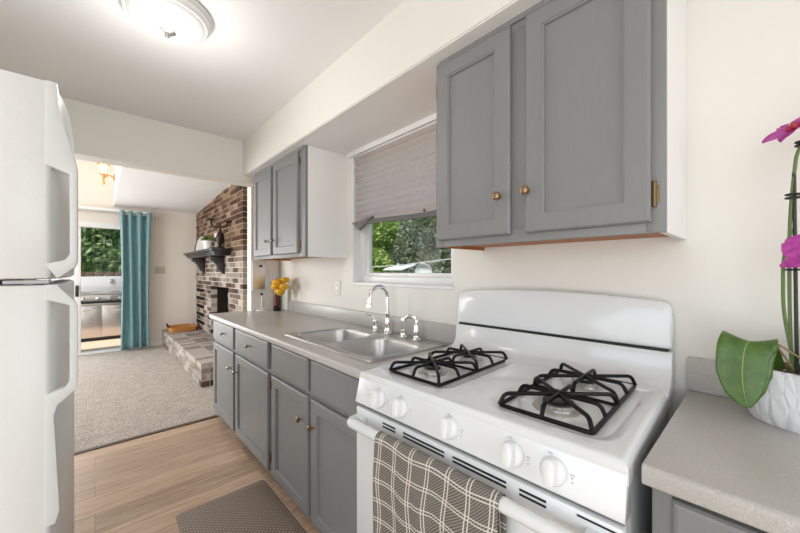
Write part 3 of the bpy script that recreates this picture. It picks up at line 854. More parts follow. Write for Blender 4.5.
def rrect(x0, x1, y0, y1, r, z, n=6):
    out = []
    for cx, cy, a0 in ((x1 - r, y1 - r, 0), (x0 + r, y1 - r, PI / 2), (x0 + r, y0 + r, PI), (x1 - r, y0 + r, 1.5 * PI)):
        for k in range(n + 1):
            a = a0 + PI / 2 * k / n; out.append((cx + r * math.cos(a), cy + r * math.sin(a), z))
    return out
b = B(); loft(b, [rrect(-.60, .66, -.24, .222, .03, 0), rrect(-.60, .66, -.24, .222, .03, .003), rrect(-.565, .625, -.205, .20, .03, .015)], True, True); obj('border', b, M_weave, km)
b = B(); loft(b, [rrect(-.555, .615, -.195, .19, .02, .0145), rrect(-.55, .61, -.19, .185, .02, .0175)], True, True); obj('centre_pad', b, M_weave, km)

# ============================================================ CEILING LIGHT
cl = thing('ceiling_light', 'round white flush-mount ceiling light with frosted glass bowl', 'ceiling light', (-1.795, .238, CZ)); cl.scale = (.91, .91, .82)
M_ring = mat('white_metal_ring', (.72, .72, .70), .35)
b = B(); lathe(b, [(.17, -.001), (.192, -.003), (.196, -.010), (.192, -.020), (.186, -.024), (.188, -.032), (.182, -.042), (.174, -.048), (.172, -.055), (.163, -.058), (.158, -.052), (.150, -.02)], (0, 0, 0), 64); obj('ring', b, M_ring, cl)
M_bowl = mat('frosted_bowl', (.85, .84, .82), .3, 0, .5, Emission_Color=(1, .97, .92, 1), Emission_Strength=.12)
b = B(); lathe(b, [(.158 * math.cos(a), -.052 - .062 * math.sin(a)) for a in [k * PI / 2 / 14 for k in range(15)]], (0, 0, 0), 64, cap0=False); obj('glass_bowl', b, M_bowl, cl)
b = B(); lathe(b, [(.036, -.108), (.036, -.114), (.024, -.120), (.010, -.124), (.008, -.132), (.012, -.138), (.007, -.148), (.001, -.153)], (0, 0, 0), 24); obj('finial', b, M_steel, cl)
pl = lamp('bulb', 'POINT', (0, 0, -.42), (0, 0, -1), 8, (1, .98, .96)); pl.parent = cl; pl.data.shadow_soft_size = .12

# ============================================================ LIVING ROOM THINGS
# curtain
M_teal = mat('teal_curtain', (.17, .33, .36), .55, 0, .3, Sheen_Weight=.3)
_v = coords(M_teal, (60, 60, 1)); bump(M_teal, noise(M_teal, _v, 20), .15, .001)
b = B(); NV = 24; NU = 110; rows = []
for j in range(NV + 1):
    v = j / NV; z = 2.26 - v * 2.23; r = []
    for i in range(NU + 1):
        u = i / NU
        spread = 1 - .10 * math.sin(v * PI) 
        y = .49 + (u - .5) * .40 * spread + .012 * v * math.sin(u * 5)
        ph = u * 3.5 * 2 * PI + .6 * math.sin(v * 2.2 + u * 4)
        x = -6.93 + .045 * math.sin(ph) * (1 + .25 * math.sin(u * 9 + v * 2)) + .02 * v * math.sin(u * 7)
        y += .012 * math.cos(ph) * v
        r.append(b.verts.new((x, y, z)))
    rows.append(r)
for a, c in zip(rows, rows[1:]):
    for i in range(NU): b.faces.new((a[i], a[i + 1], c[i + 1], c[i]))
cu = thing('curtain', 'teal grommet curtain hanging at the right of the patio door', 'curtain', (-6.93, .49, 0))
o = obj('fabric', b, M_teal, cu, fix=False); o.location = (6.93, -.49, 0)
sm = o.modifiers.new('t', 'SOLIDIFY'); sm.thickness = .004
for u in (.07, .21, .36, .50, .645, .79, .93):
    y = .49 + (u - .5) * .40
    b = B(); pts = [(-6.93 + .023 * math.cos(a), y + .004 * math.sin(a), 2.205 + .023 * math.sin(a)) for a in [2 * PI * k / 16 for k in range(16)]]
    tube(b, pts, .005, 6, closed=True); o = obj('grommet', b, M_chrome, cu); o.location = (6.93, -.49, 0)
cr = thing('curtain_rod', 'thin silver curtain rod above the patio door', 'curtain rod', (-6.93, -.6, 2.205))
b = B(); tube(b, [(0, -1.4, 0), (0, 1.36, 0)], .011, 12); obj('rod', b, M_steel, cr)
b = B(); lathe(b, [(.012, 1.36), (.019, 1.365), (.022, 1.38), (.016, 1.395), (.001, 1.40)], (0, 0, 0), 16, 'Y'); obj('finial', b, M_steel, cr)
b = B(); tube(b, [(0, 1.32, 0), (-.13, 1.32, 0)], .007, 8); lathe(b, [(.02, -.14), (.02, -.13)], (0, 1.32, 0), 16, 'X'); obj('bracket', b, M_steel, cr)
# wall plates
def plate(name, label, cat, loc, rz, w, h, m, kind):
    t = thing(name, label, cat, loc, rz)
    b = B(); box(b, -w / 2, w / 2, -.006, 0, -h / 2, h / 2); obj('cover_plate', b, m, t, .002)
    if kind == 'outlet':
        for s in (-1, 1):
            b = B(); lathe(b, [(.0165, -.0065), (.016, -.0085), (.001, -.009)], (0, 0, s * .02), 20, 'Y'); r = obj('socket', b, m, t)
            b = B(); box(b, -.008, -.0055, -.0095, -.008, s * .02 - .004, s * .02 + .006); box(b, .0055, .008, -.0095, -.008, s * .02 - .004, s * .02 + .006); obj('socket_slot', b, M_slot, r)
    else:
        k = 2 if kind == 'double' else 1
        for i in range(k):
            x = 0 if k == 1 else (i - .5) * .046
            b = B(); box(b, x - .005, x + .005, -.014, -.005, -.010, .012); obj('toggle', b, m, t, .002)
    return t
plate('wall_outlet', 'white electrical outlet on the wall left below the window', 'outlet', (-2.218, WY, 1.161), 0, .07, .115, M_trim, 'outlet')
plate('light_switch', 'beige double light switch on the wall beside the teal curtain', 'light switch', (-7.07, .831, 1.309), PI / 2, .15, .12, mat('beige_plate', (.55, .49, .38), .4), 'double')
plate('light_switch', 'white light switch on the stub wall above the yellow flowers', 'light switch', (-3.31, 1.305, 1.25), PI / 2, .07, .115, M_trim, 'single')
# small framed window on the stub wall and upright paper-towel rod
wf = thing('framed_mirror', 'narrow white-framed mirror on the stub wall behind the counter end', 'mirror', (-3.31, 1.175, 1.24))
b = B()
for y0, y1, z0, z1 in ((-.068, -.056, -.14, .15), (.056, .068, -.14, .15), (-.056, .056, -.14, -.128), (-.056, .056, .138, .15)): box(b, 0, .014, y0, y1, z0, z1)
obj('frame', b, M_trim, wf, .002)
b = B(); box(b, 0, .004, -.056, .056, -.128, .138); obj('mirror_glass', b, mat('mirror', (.75, .75, .73), .3, 1), wf)
b = B(); lathe(b, [(.012, .0), (.012, .02), (.004, .024)], (.004, .01, .10), 12, 'X'); obj('hook', b, M_black, wf, label='black hook')
pt = thing('paper_towel_holder', 'upright white rod with a dark knob standing at the counter end', 'paper towel holder', (-3.26, 1.18, .914))
b = B(); lathe(b, [(.05, 0), (.05, .006), (.01, .010)], (0, 0, 0), 28); obj('base', b, M_trim, pt)
b = B(); tube(b, [(0, 0, .008), (0, 0, .145)], .0055, 10); obj('rod', b, M_trim, pt)
b = B(); lathe(b, [(.004, .143), (.012, .15), (.013, .158), (.008, .166), (.001, .168)], (0, 0, 0), 16); obj('knob', b, M_black, pt, label='dark ball knob')
# bottle and vase
wb = thing('bottle', 'dark bottle standing on the far end of the counter behind the flowers', 'bottle', (-3.125, 1.275, .914))
b = B(); lathe(b, [(.033, 0), (.035, .005), (.035, .18), (.031, .205), (.018, .235), (.0145, .25), (.0145, .295), (.016, .296), (.016, .304), (.001, .305)], (0, 0, 0), 32); obj('glass_body', b, mat('dark_glass', (.012, .006, .005), .08), wb)
b = B(); lathe(b, [(.0355, .05), (.0356, .055), (.0356, .145), (.0355, .15)], (0, 0, 0), 32, cap0=False, cap1=False); obj('bottle_label', b, mat('dark_red_label', (.12, .018, .015), .5), wb, label='dark red label')
b = B(); lathe(b, [(.0152, .25), (.0165, .252), (.0165, .304), (.001, .3065)], (0, 0, 0), 24); obj('foil_cap', b, M_black, wb)
fv = thing('bud_vase', 'slim clear glass bud vase holding yellow flowers', 'vase', (-3.00, 1.262, .914))
b = B(); lathe(b, [(.024, 0), (.025, .004), (.019, .05), (.011, .10), (.012, .14), (.015, .150)], (0, 0, 0), 24, cap1=False); o = obj('glass_body', b, glass('vase_glass', (.85, .88, .88)), fv)
yf_ = thing('yellow_flowers', 'bunch of yellow blooms in the clear bud vase', 'flowers', (-3.00, 1.262, .92))
M_yel = mat('yellow_petal', (.86, .50, .03), .6); M_yel2 = M_yel
M_stemg = mat('flower_stem', (.08, .16, .04), .5)
rnd = random.Random(3)
for (dx, dy, dz, r) in ((-.070, -.02, .225, .056), (-.002, -.035, .265, .060), (.068, .0, .230, .054), (-.002, -.01, .180, .056), (.04, .02, .290, .050), (-.045, .02, .280, .048)):
    b = B(); tube(b, arc([(0, 0, 0.01), (dx * .15, dy * .15, .13), (dx, dy, dz - .015)], .05), .002, 6); s_ = obj('stem', b, M_stemg, yf_)
    b = B()
    for layer, (rr_, cup, cnt) in enumerate(((r, .1, 7), (r * .8, .5, 6), (r * .5, .9, 5))):
        for k in range(cnt):
            a = 2 * PI * (k + .5 * layer) / cnt + rnd.random() * .3
            q = []
            for jj in range(5):
                v = jj / 4; w = rr_ * .55 * math.sin(min(1, v * 1.15 + .15) * PI * .9)
                rad = rr_ * v * math.cos(cup * v); hz_ = rr_ * (v * math.sin(cup * v * 1.3) + .35 * v - .5 * v * v * (1 - cup))
                for s in (-1, 0, 1): q.append(b.verts.new((dx + math.cos(a) * rad - math.sin(a) * w * s, dy + math.sin(a) * rad + math.cos(a) * w * s, dz + hz_ + abs(s) * w * .35 - .006)))
            for jj in range(4):
                for s in (0, 1): b.faces.new((q[jj * 3 + s], q[jj * 3 + s + 1], q[jj * 3 + s + 4], q[jj * 3 + s + 3]))
    lathe(b, [(.004, -r * .62), (r * .55, -r * .4), (r * .82, 0), (r * .6, r * .38), (.001, r * .5)], (dx, dy, dz), 14)
    obj('bloom', b, M_yel, yf_, fix=True)
# mantel things
cd = thing('candelabra', 'dark candelabra with scrolled arms standing on the mantel', 'candle holder', (-5.06, 1.27, MZ), .83)
b = B(); lathe(b, [(.065, 0), (.062, .012), (.03, .025), (.022, .05), (.035, .08), (.048, .13), (.050, .17), (.035, .21), (.018, .235), (.022, .25), (.013, .27), (.012, .33), (.018, .335), (.012, .345)], (0, 0, 0), 28); obj('stem', b, M_bronze, cd)
for s, h in ((-1, .40), (1, .37), (0, .0)):
    if s:
        b = B(); tube(b, arc([(0, 0, .31), (s * .03, -.01, .29), (s * .10, -.02, .30), (s * .115, -.02, h - .02)], .03, 6), .013, 8); a_ = obj('arm', b, M_bronze, cd)
        b = B(); lathe(b, [(.01, h - .025), (.02, h - .015), (.062, h - .004), (.066, h + .004), (.055, h + .002), (.001, h)], (s * .115, -.02, 0), 24); obj('candle_dish', b, M_bronze, a_)
sc = thing('scroll_ornament', 'small curled dark metal ornament right of the candelabra on the mantel', 'ornament', (-4.99, 1.165, MZ))
b = B()
for s in (-1, 1):
    pts = [(s * (.045 + .035 * (1 - t / 9) * math.cos(t)), 0, .045 + .035 * (1 - t / 9) * math.sin(t)) for t in [k * .35 for k in range(24)]]
    tube(b, pts, .004, 6)
tube(b, [(-.09, 0, .006), (.09, 0, .006)], .006, 6)
obj('scrolls', b, M_bronze, sc)
pp = thing('potted_plant', 'small green plant in a white pot on the mantel', 'potted plant', (-5.42, 1.215, MZ))
M_pot = mat('white_glazed_pot', (.72, .70, .67), .4)
b = B(); lathe(b, [(.055, 0), (.06, .004), (.078, .10), (.084, .105), (.084, .125), (.076, .125), (.072, .11), (.001, .105)], (0, 0, 0), 28); obj('pot', b, M_pot, pp)
def leafblob(b, c, r, n, size, rnd, flat=1.0, lay=None):
    for _ in range(n):
        while True:
            p = Vector((rnd.uniform(-1, 1), rnd.uniform(-1, 1), rnd.uniform(-1, 1)))
            if p.length < 1: break
        if p.length < .55: p = p.normalized() * rnd.uniform(.6, 1)
        q = Vector(c) + Vector((p.x * r[0], p.y * r[1], p.z * r[2]))
        d = Vector((rnd.gauss(0, 1), rnd.gauss(0, 1), rnd.gauss(0, .6))).normalized(); e = d.cross(Vector((rnd.gauss(0, 1), rnd.gauss(0, 1), rnd.gauss(0, 1)))).normalized()
        s = size * rnd.uniform(.6, 1.3)
        v = [b.verts.new(x) for x in (q - d * s, q + e * s * .45, q + d * s, q - e * s * .45)]
        f = b.faces.new(v)
def leafmat(name, c1, c2, trans=.3):
    m = mat(name, c1, .55); v = coords(m); n = noise(m, v, 6, 3)
    g = N(m, 'ShaderNodeNewGeometry')
    c = mixc(m, g.outputs['Random Per Island'], c1, c2)
    L(m, c, P(m).inputs['Base Color'])
    t = N(m, 'ShaderNodeBsdfTranslucent'); L(m, c, t.inputs[0]); mx = N(m, 'ShaderNodeMixShader'); mx.inputs[0].default_value = trans
    out = m.node_tree.nodes['Material Output']
    L(m, P(m).outputs[0], mx.inputs[1]); L(m, t.outputs[0], mx.inputs[2]); L(m, mx.outputs[0], out.inputs[0]); return m
M_lf1 = leafmat('succulent_leaf', (.10, .16, .03), (.22, .28, .07))
b = B(); leafblob(b, (0, 0, .15), (.10, .10, .045), 240, .022, random.Random(1)); obj('leaves', b, M_lf1, pp, smooth=False, fix=False)
pf = thing('picture_frame', 'dark arched frame leaning on the brick at the left end of the mantel', 'picture frame', (-6.12, 1.24, MZ))
b = B()
pts = [(-.17, 0, .01)] + [(-.17 * math.cos(t), 0, .14 + .17 * math.sin(t)) for t in [k * PI / 16 for k in range(17)]] + [(.17, 0, .01)]
tube(b, pts, .014, 8); tube(b, [(-.17, 0, .012), (.17, 0, .012)], .012, 8); obj('frame', b, M_bronze, pf)
b = B(); ol = [(-.165, .005)] + [(-.165 * math.cos(t), .14 + .165 * math.sin(t)) for t in [k * PI / 16 for k in range(17)]] + [(.165, .005)]
prism(b, ol, 'Y', -.003, .003); obj('picture', b, mat('picture_paper', (.5, .46, .42), .5), pf)
pf.rotation_euler = (math.radians(-10), 0, math.radians(20)); pf.scale = (.75, 1, .85)
gc = thing('greeting_card', 'pale pink card leaning behind the small potted plant', 'card', (-5.40, 1.335, MZ + .001), math.radians(12))
b = B(); box(b, -.12, .12, -.004, .004, 0, .255); obj('card_panel', b, mat('pink_card', (.70, .58, .54), .5), gc, .002)
b = B(); box(b, -.085, .085, -.006, -.004, .035, .215); obj('card_print', b, mat('pale_print', (.78, .71, .66), .5), gc, .001)
# wicker tray on hearth
M_wick = mat('orange_wicker', (.50, .22, .06), .6)
_v = coords(M_wick); bump(M_wick, noise(M_wick, _v, 80), .8, .004)
tr = thing('wicker_tray', 'orange-brown low wicker tray on the far end of the hearth', 'tray', (-6.80, 1.12, HT))
b = B()
ol = rrect(-.20, .20, -.20, .18, .06, 0)
loft(b, [[(x, y, .004) for x, y, z in ol], [(x * 1.08, y * 1.05, .075) for x, y, z in ol], [(x * 1.04, y * 1.02, .075) for x, y, z in ol], [(x * .95, y * .96, .012) for x, y, z in ol]], True, True); obj('basket', b, M_wick, tr)
for s in (-1,):
    b = B(); tube(b, arc([(.05, s * .205, .06), (.05, s * .225, .13), (-.07, s * .225, .13), (-.07, s * .205, .06)], .04), .008, 8); obj('handle', b, M_bronze, tr, label='dark curved handle')
# sconce
M_lantbrass = mat('polished_brass', (.75, .42, .12), .22, 1)
sn = thing('wall_sconce', 'brass lantern wall sconce glowing high above the patio door', 'wall light', (-6.715, .226, 2.72))
b = B(); lathe(b, [(.055, 0), (.055, -.012), (.03, -.02), (.012, -.025)], (0, 0, 0), 24, 'Y'); obj('wall_plate', b, M_lantbrass, sn)
b = B(); tube(b, arc([(0, -.02, 0), (0, -.07, .03), (0, -.125, -.03), (0, -.13, .02)], .04, 6), .009, 8); tube(b, [(0, -.13, .03), (0, -.13, -.10)], [.018, .010], 10); lathe(b, [(.006, -.13), (.014, -.115), (.018, -.1), (.012, -.09)], (0, -.13, 0), 12); obj('arm', b, M_lantbrass, sn)
b = B()
for s0 in range(4):
    a = PI / 4 + s0 * PI / 2
    tube(b, [(.045 * math.cos(a), -.13 + .045 * math.sin(a), .03), (.070 * math.cos(a), -.13 + .070 * math.sin(a), .165)], .005, 6)
lathe(b, [(.05, .022), (.05, .032), (.02, .034)], (0, -.13, 0), 4); lathe(b, [(.078, .165), (.080, .17), (.045, .20), (.02, .215), (.022, .222), (.008, .24), (.001, .25)], (0, -.13, 0), 16)
obj('lantern_frame', b, M_lantbrass, sn)
b = B(); lathe(b, [(.038, .036), (.056, .16)], (0, -.13, 0), 16); obj('lamp_glass', b, mat('glowing_glass', (1, .9, .7), .3, Emission_Color=(1, .78, .45, 1), Emission_Strength=2.5), sn, label='glowing glass')
pl = lamp('bulb', 'POINT', (0, -.2, .10), (0, 0, -1), .7, (1, .45, .22)); pl.parent = sn; pl.data.shadow_soft_size = .06

# ============================================================ BLIND
def blind_mat():
    m = mat('pleated_blind_fabric', (.5, .45, .43), .8, 0, .1)
    v = coords(m, (1, 1, 1)); n = noise(m, coords(m, (30, 30, 200)), 6, 3, .7)
    n2 = noise(m, coords(m, (140, 140, 8)), 4, 2)
    c = ramp(m, mth(m, 'MULTIPLY', mth(m, 'ADD', n, n2), .5), [(.36, (.56, .48, .465)), (.62, (.92, .85, .83))])
    L(m, c, P(m).inputs['Base Color'])
    t = N(m, 'ShaderNodeBsdfTranslucent'); L(m, c, t.inputs[0]); mx = N(m, 'ShaderNodeMixShader'); mx.inputs[0].default_value = .45
    L(m, P(m).outputs[0], mx.inputs[1]); L(m, t.outputs[0], mx.inputs[2]); L(m, mx.outputs[0], m.node_tree.nodes['Material Output'].inputs[0])
    return m
M_blind = blind_mat()
bl = thing('window_blind', 'pale pleated paper blind with a folded lower corner, over the kitchen window', 'blind', (-1.55, 1.39, 2.1))
def bo(*a, **k):
    r = obj(*a, **k); r.location = (1.55, -1.39, -2.1); return r
b = B(); NP = 22; NX = 24; z0, z1 = 1.635, 2.11; rows = []
bx0, bx1 = -2.0, -1.10
for j in range(NP + 1):
    z = z1 - (z1 - z0) * j / NP; r = []
    for i in range(NX + 1):
        u = i / NX; sag = (.018 * math.sin(u * 5 + .3)) * (j / NP) ** 3
        r.append(b.verts.new((bx0 + (bx1 - bx0) * u, 1.395 + (.010 if j % 2 else -.010) + .004 * math.sin(u * 6) * j / NP, z + sag * .5)))
    rows.append(r)
for a, c in zip(rows, rows[1:]):
    for i in range(NX): b.faces.new((a[i], a[i + 1], c[i + 1], c[i]))
o = bo('pleated_fabric', b, M_blind, bl, smooth=False, fix=False)
b = B(); box(b, bx0, bx1, 1.383, 1.405, 2.108, 2.129); bo('head_rail', b, M_trim, bl, .002)
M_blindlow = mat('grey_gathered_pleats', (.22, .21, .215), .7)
b = B()
# gathered pleats bundle at the bottom, sagging, with a drooped fan-shaped corner on the left
for k in range(5):
    pr = []
    for i in range(25):
        u = i / 24; x = bx0 + .14 + (bx1 - bx0 - .14) * u
        z = 1.640 + .008 * math.sin(u * 5 + .3) - k * .0055 - .012 * math.sin(u * PI)
        pr.append((x, z))
    lo = [(x, 1.377 + .003 * (k % 2), z) for x, z in pr]; hi = [(x, 1.413 - .003 * (k % 2), z + .002) for x, z in pr]
    va = [b.verts.new(p) for p in lo]; vb = [b.verts.new(p) for p in hi]; vc = [b.verts.new((p[0], p[1], p[2] - .004)) for p in lo]; vd = [b.verts.new((p[0], p[1], p[2] - .004)) for p in hi]
    for i in range(24):
        for A, C in ((va, vb), (vc, vd), (va, vc), (vb, vd)): b.faces.new((A[i], A[i + 1], C[i + 1], C[i]))
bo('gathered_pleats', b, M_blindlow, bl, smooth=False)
b = B()
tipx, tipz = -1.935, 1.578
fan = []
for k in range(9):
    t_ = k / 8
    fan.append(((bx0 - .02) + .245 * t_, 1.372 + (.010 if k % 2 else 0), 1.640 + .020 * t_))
apex = [b.verts.new((tipx, 1.374, tipz)), b.verts.new((tipx, 1.386, tipz - .002))]
vf = [b.verts.new(p) for p in fan]; vg = [b.verts.new((p[0], p[1] + .016, p[2])) for p in fan]
for i in range(8):
    b.faces.new((vf[i], vf[i + 1], apex[0])); b.faces.new((vg[i], vg[i + 1], apex[1])); b.faces.new((vf[i], vf[i + 1], vg[i + 1], vg[i]))
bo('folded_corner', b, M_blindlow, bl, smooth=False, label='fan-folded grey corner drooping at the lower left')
b = B(); tube(b, [(bx0 - .008 + .006 * math.sin(k * 1.3), 1.383, 2.10 - k * .0235) for k in range(20)], .003, 6); bo('cord', b, M_trim, bl, label='white wavy cord')
b = B(); lathe(b, [(.002, -.010), (.007, -.006), (.007, .004), (.002, .008)], (-1.30, 1.372, 1.635), 10); bo('clip', b, M_hinge, bl)

# ============================================================ ORCHID
def orchid_pot_mat():
    m = mat('white_textured_pot', (.78, .80, .83), .35)
    v = coords(m, (1, 1, .35), rot=(0, .0, .3))
    vo = N(m, 'ShaderNodeTexVoronoi', feature='DISTANCE_TO_EDGE'); vo.inputs['Scale'].default_value = 38; L(m, v, vo.inputs['Vector'])
    bump(m, ramp(m, vo.outputs['Distance'], [(0, (0, 0, 0)), (.3, (1, 1, 1))]), .75, .005); return m
op = thing('orchid', 'pink moth orchid in a white textured pot on the right counter', 'potted plant', (.062, 1.262, ZR))
b = B(); lathe(b, [(.088, 0), (.092, .004), (.098, .05), (.106, .128), (.108, .134), (.104, .136), (.098, .128), (.096, .118), (.001, .116)], (0, 0, 0), 56)
obj('pot', b, orchid_pot_mat(), op)
M_bark = mat('bark_mix', (.20, .12, .06), .9)
_v = coords(M_bark); _n = noise(M_bark, _v, 90, 3); bump(M_bark, _n, 1, .01)
b = B(); rb = random.Random(5)
for k in range(90):
    a, r = rb.random() * 2 * PI, .092 * math.sqrt(rb.random()); s = rb.uniform(.005, .011)
    v0 = len(b.verts); fs = box(b, -s, s, -s * .6, s * .6, -s * .4, s * .4)
    vs = set(v for f in fs for v in f.verts); R = Matrix.Rotation(rb.random() * 6, 4, 'Z') @ Matrix.Rotation(rb.uniform(-.7, .7), 4, 'X')
    for v in vs: v.co = R @ v.co + Vector((r * math.cos(a), r * math.sin(a), .121))
sb = obj('bark', b, M_bark, op, smooth=False)
def orchid_leaf_mat():
    m = mat('orchid_leaf', (.085, .17, .03), .32)
    t = N(m, 'ShaderNodeTexCoord'); s = N(m, 'ShaderNodeSeparateXYZ'); L(m, t.outputs['UV'], s.inputs[0])
    d = mth(m, 'ABSOLUTE', mth(m, 'SUBTRACT', s.outputs[0], .5))
    v = coords(m); n = noise(m, v, 30, 3)
    c = ramp(m, n, [(.3, (.038, .10, .012)), (.7, (.075, .155, .022))])
    c = mixc(m, mth(m, 'LESS_THAN', d, .012), c, (.20, .28, .09))
    sp = noise(m, v, 260, 1); c = mixc(m, ramp(m, sp, [(.74, (0, 0, 0)), (.78, (.7, .7, .7))]), c, (.5, .55, .42))
    L(m, c, P(m).inputs['Base Color']); return m
M_ol = orchid_leaf_mat()
def leaf(path, widths, wdir, cup=.12, name='leaf', label=None):
    pts = [Vector(p) for p in path]
    # catmull
    C = []; Wd = []
    n = len(pts)
    for i in range(n - 1):
        p0, p1, p2, p3 = pts[max(i - 1, 0)], pts[i], pts[i + 1], pts[min(i + 2, n - 1)]
        for k in range(8):
            t = k / 8
            C.append(.5 * ((2 * p1) + (p2 - p0) * t + (2 * p0 - 5 * p1 + 4 * p2 - p3) * t * t + (3 * p1 - p0 - 3 * p2 + p3) * t ** 3)); 
            Wd.append(widths[i] * (1 - t) + widths[i + 1] * t)
    C.append(pts[-1]); Wd.append(widths[-1])
    b = B(); uv = b.loops.layers.uv.new('uv'); rows = []
    wd = Vector(wdir).normalized()
    for i, c in enumerate(C):
        t = (C[min(i + 1, len(C) - 1)] - C[max(i - 1, 0)]).normalized()
        s = (wd - t * wd.dot(t)).normalized(); nn = t.cross(s)
        rows.append([b.verts.new(c + s * Wd[i] * u + nn * abs(u) ** 1.3 * Wd[i] * cup) for u in [k / 5 - 1 for k in range(11)]])
    for j in range(len(rows) - 1):
        for i in range(10):
            f = b.faces.new((rows[j][i], rows[j][i + 1], rows[j + 1][i + 1], rows[j + 1][i]))
            for l, (ii, jj) in zip(f.loops, ((i, j), (i + 1, j), (i + 1, j + 1), (i, j + 1))): l[uv].uv = (ii / 10, jj / len(rows))
    o = obj(name, b, M_ol, op, fix=False, label=label)
    sm = o.modifiers.new('t', 'SOLIDIFY'); sm.thickness = .002; sm.offset = 0
    return o
ZL = 0
leaf([(-.045, -.02, .12), (-.074, -.055, .178), (-.088, -.088, .197), (-.097, -.112, .176), (-.100, -.124, .126), (-.097, -.130, .082), (-.090, -.131, .048)], [.018, .036, .048, .051, .049, .035, .005], (1, .35, -.06), .12, label='broad drooping leaf folded over the pot rim')
leaf([(.01, .01, .12), (.06, .03, .19), (.13, .03, .205), (.20, .01, .16)], [.014, .04, .045, .004], (.2, 1, .3))
leaf([(.0, .01, .12), (.05, -.05, .20), (.11, -.11, .21), (.16, -.15, .16)], [.014, .035, .04, .004], (.7, .7, .3))
leaf([(.0, .01, .12), (.03, .05, .17), (.05, .085, .22), (.07, .09, .25)], [.012, .025, .028, .004], (1, -.2, .1))
leaf([(.0, .0, .118), (.012, -.03, .15), (.03, -.07, .185), (.045, -.10, .175)], [.012, .022, .025, .004], (.8, .5, .2))
M_stem = mat('orchid_stem', (.12, .19, .06), .45); M_stake = mat('dark_stake', (.025, .03, .02), .5)
# spike stems (object-local)
b = B(); tube(b, arc([(-.020, -.03, .115), (-.024, -.035, .30), (-.024, -.04, .50), (-.012, -.045, .66), (.03, -.03, .715), (.09, .02, .72), (.15, .06, .69)], .08, 8), .0034, 8); obj('flower_stem', b, M_stem, op)
b = B(); tube(b, arc([(-.012, -.03, .115), (-.034, -.035, .27), (-.034, -.04, .40), (-.02, -.04, .47)], .05, 8), .0034, 8); obj('flower_stem', b, M_stem, op)
b = B(); tube(b, [(-.012, -.036, .115), (-.017, -.043, .60)], .0035, 8); obj('stake', b, M_stake, op)
for x, y, z in ((-.018, -.041, .375), (-.019, -.043, .545), (-.004, -.046, .665)):
    b = B()
    for dz in (-.004, .004): tube(b, [(x + .011 * math.cos(a), y + .009 * math.sin(a), z + dz) for a in [2 * PI * k / 12 for k in range(12)]], .0025, 6, closed=True)
    tube(b, [(x + .01, y - .004, z), (x + .024, y - .006, z + .002)], .004, 6); obj('stem_clip', b, M_black, op)
b = B(); tube(b, arc([(-.01, -.03, .12), (-.05, -.06, .20), (.0, -.06, .16), (.005, -.06, .135)], .02), .0022, 6); obj('aerial_root', b, mat('tan_root', (.32, .22, .10), .6), op)
def petal_mat():
    m = mat('magenta_petal', (.5, .06, .36), .5)
    v = coords(m); n = noise(m, v, 60, 3)
    c = ramp(m, n, [(.3, (.40, .035, .30)), (.7, (.60, .10, .46))]); L(m, c, P(m).inputs['Base Color'])
    t = N(m, 'ShaderNodeBsdfTranslucent'); L(m, c, t.inputs[0]); mx = N(m, 'ShaderNodeMixShader'); mx.inputs[0].default_value = .3
    L(m, P(m).outputs[0], mx.inputs[1]); L(m, t.outputs[0], mx.inputs[2]); L(m, mx.outputs[0], m.node_tree.nodes['Material Output'].inputs[0]); return m
M_petal = petal_mat(); M_lip = mat('orchid_lip', (.35, .02, .06), .45); M_gold = mat('orchid_centre', (.75, .35, .08), .5)
def bloom(c, normal, size, roll=0):
    n = Vector(normal).normalized(); M = Matrix.Translation(Vector(c)) @ n.to_track_quat('Z', 'Y').to_matrix().to_4x4() @ Matrix.Rotation(roll, 4, 'Z')
    b = B()
    for a, ln2, w in ((PI / 2, 1, .55), (PI / 2 + 2.25, 1, .5), (PI / 2 - 2.25, 1, .5), (.25, 1.02, 1.05), (PI - .25, 1.02, 1.05)):
        rows = []
        for j in range(8):
            v = j / 7; ww = size * .5 * w * (math.sin(min(1, (v * .92 + .06)) * PI) ** .7)
            rows.append([b.verts.new((math.cos(a) * size * ln2 * v - math.sin(a) * ww * s, math.sin(a) * size * ln2 * v + math.cos(a) * ww * s, size * (.16 * v - .18 * v * v + .08 * s * s * v) + (.002 if w > 1 else 0))) for s in (-1, -.5, 0, .5, 1)])
        for j in range(7):
            for i in range(4): b.faces.new((rows[j][i], rows[j][i + 1], rows[j + 1][i + 1], rows[j + 1][i]))
    xf(b, M); p = obj('bloom', b, M_petal, op, fix=False)
    b = B()
    for s in (-1, 1):
        lathe(b, [(.001, 0), (size * .13, size * .06), (size * .15, size * .16), (size * .06, size * .26), (.001, size * .28)], (s * size * .13, -size * .05, 0), 12)
    lathe(b, [(.001, 0), (size * .1, size * .08), (size * .13, size * .2), (.001, size * .42)], (0, -size * .2, 0), 12)
    xf(b, M); obj('lip', b, M_lip, p, label='dark red lip')
    b = B(); lathe(b, [(.001, 0), (size * .08, size * .1), (size * .07, size * .24), (.001, size * .29)], (0, size * .05, 0), 12); xf(b, M); obj('column', b, M_gold, p)
bloom((-.018, -.055, .700), (-.35, -.55, .75), .052, .9)
bloom((.048, -.06, .745), (.5, -.7, .1), .045, .3)
bloom((.026, -.125, .405), (-.2, -.75, .45), .072, -.2)
bloom((.095, -.02, .60), (.3, -.9, .2), .045, .1)
bloom((.14, .03, .66), (.2, -.9, .2), .045, .5)
b = B(); tube(b, [(.0, -.045, .69), (.02, -.035, .712)], .002, 6); tube(b, [(-.02, -.04, .44), (.0, -.09, .42), (.018, -.112, .402)], .002, 6); obj('flower_stalk', b, M_stem, op)

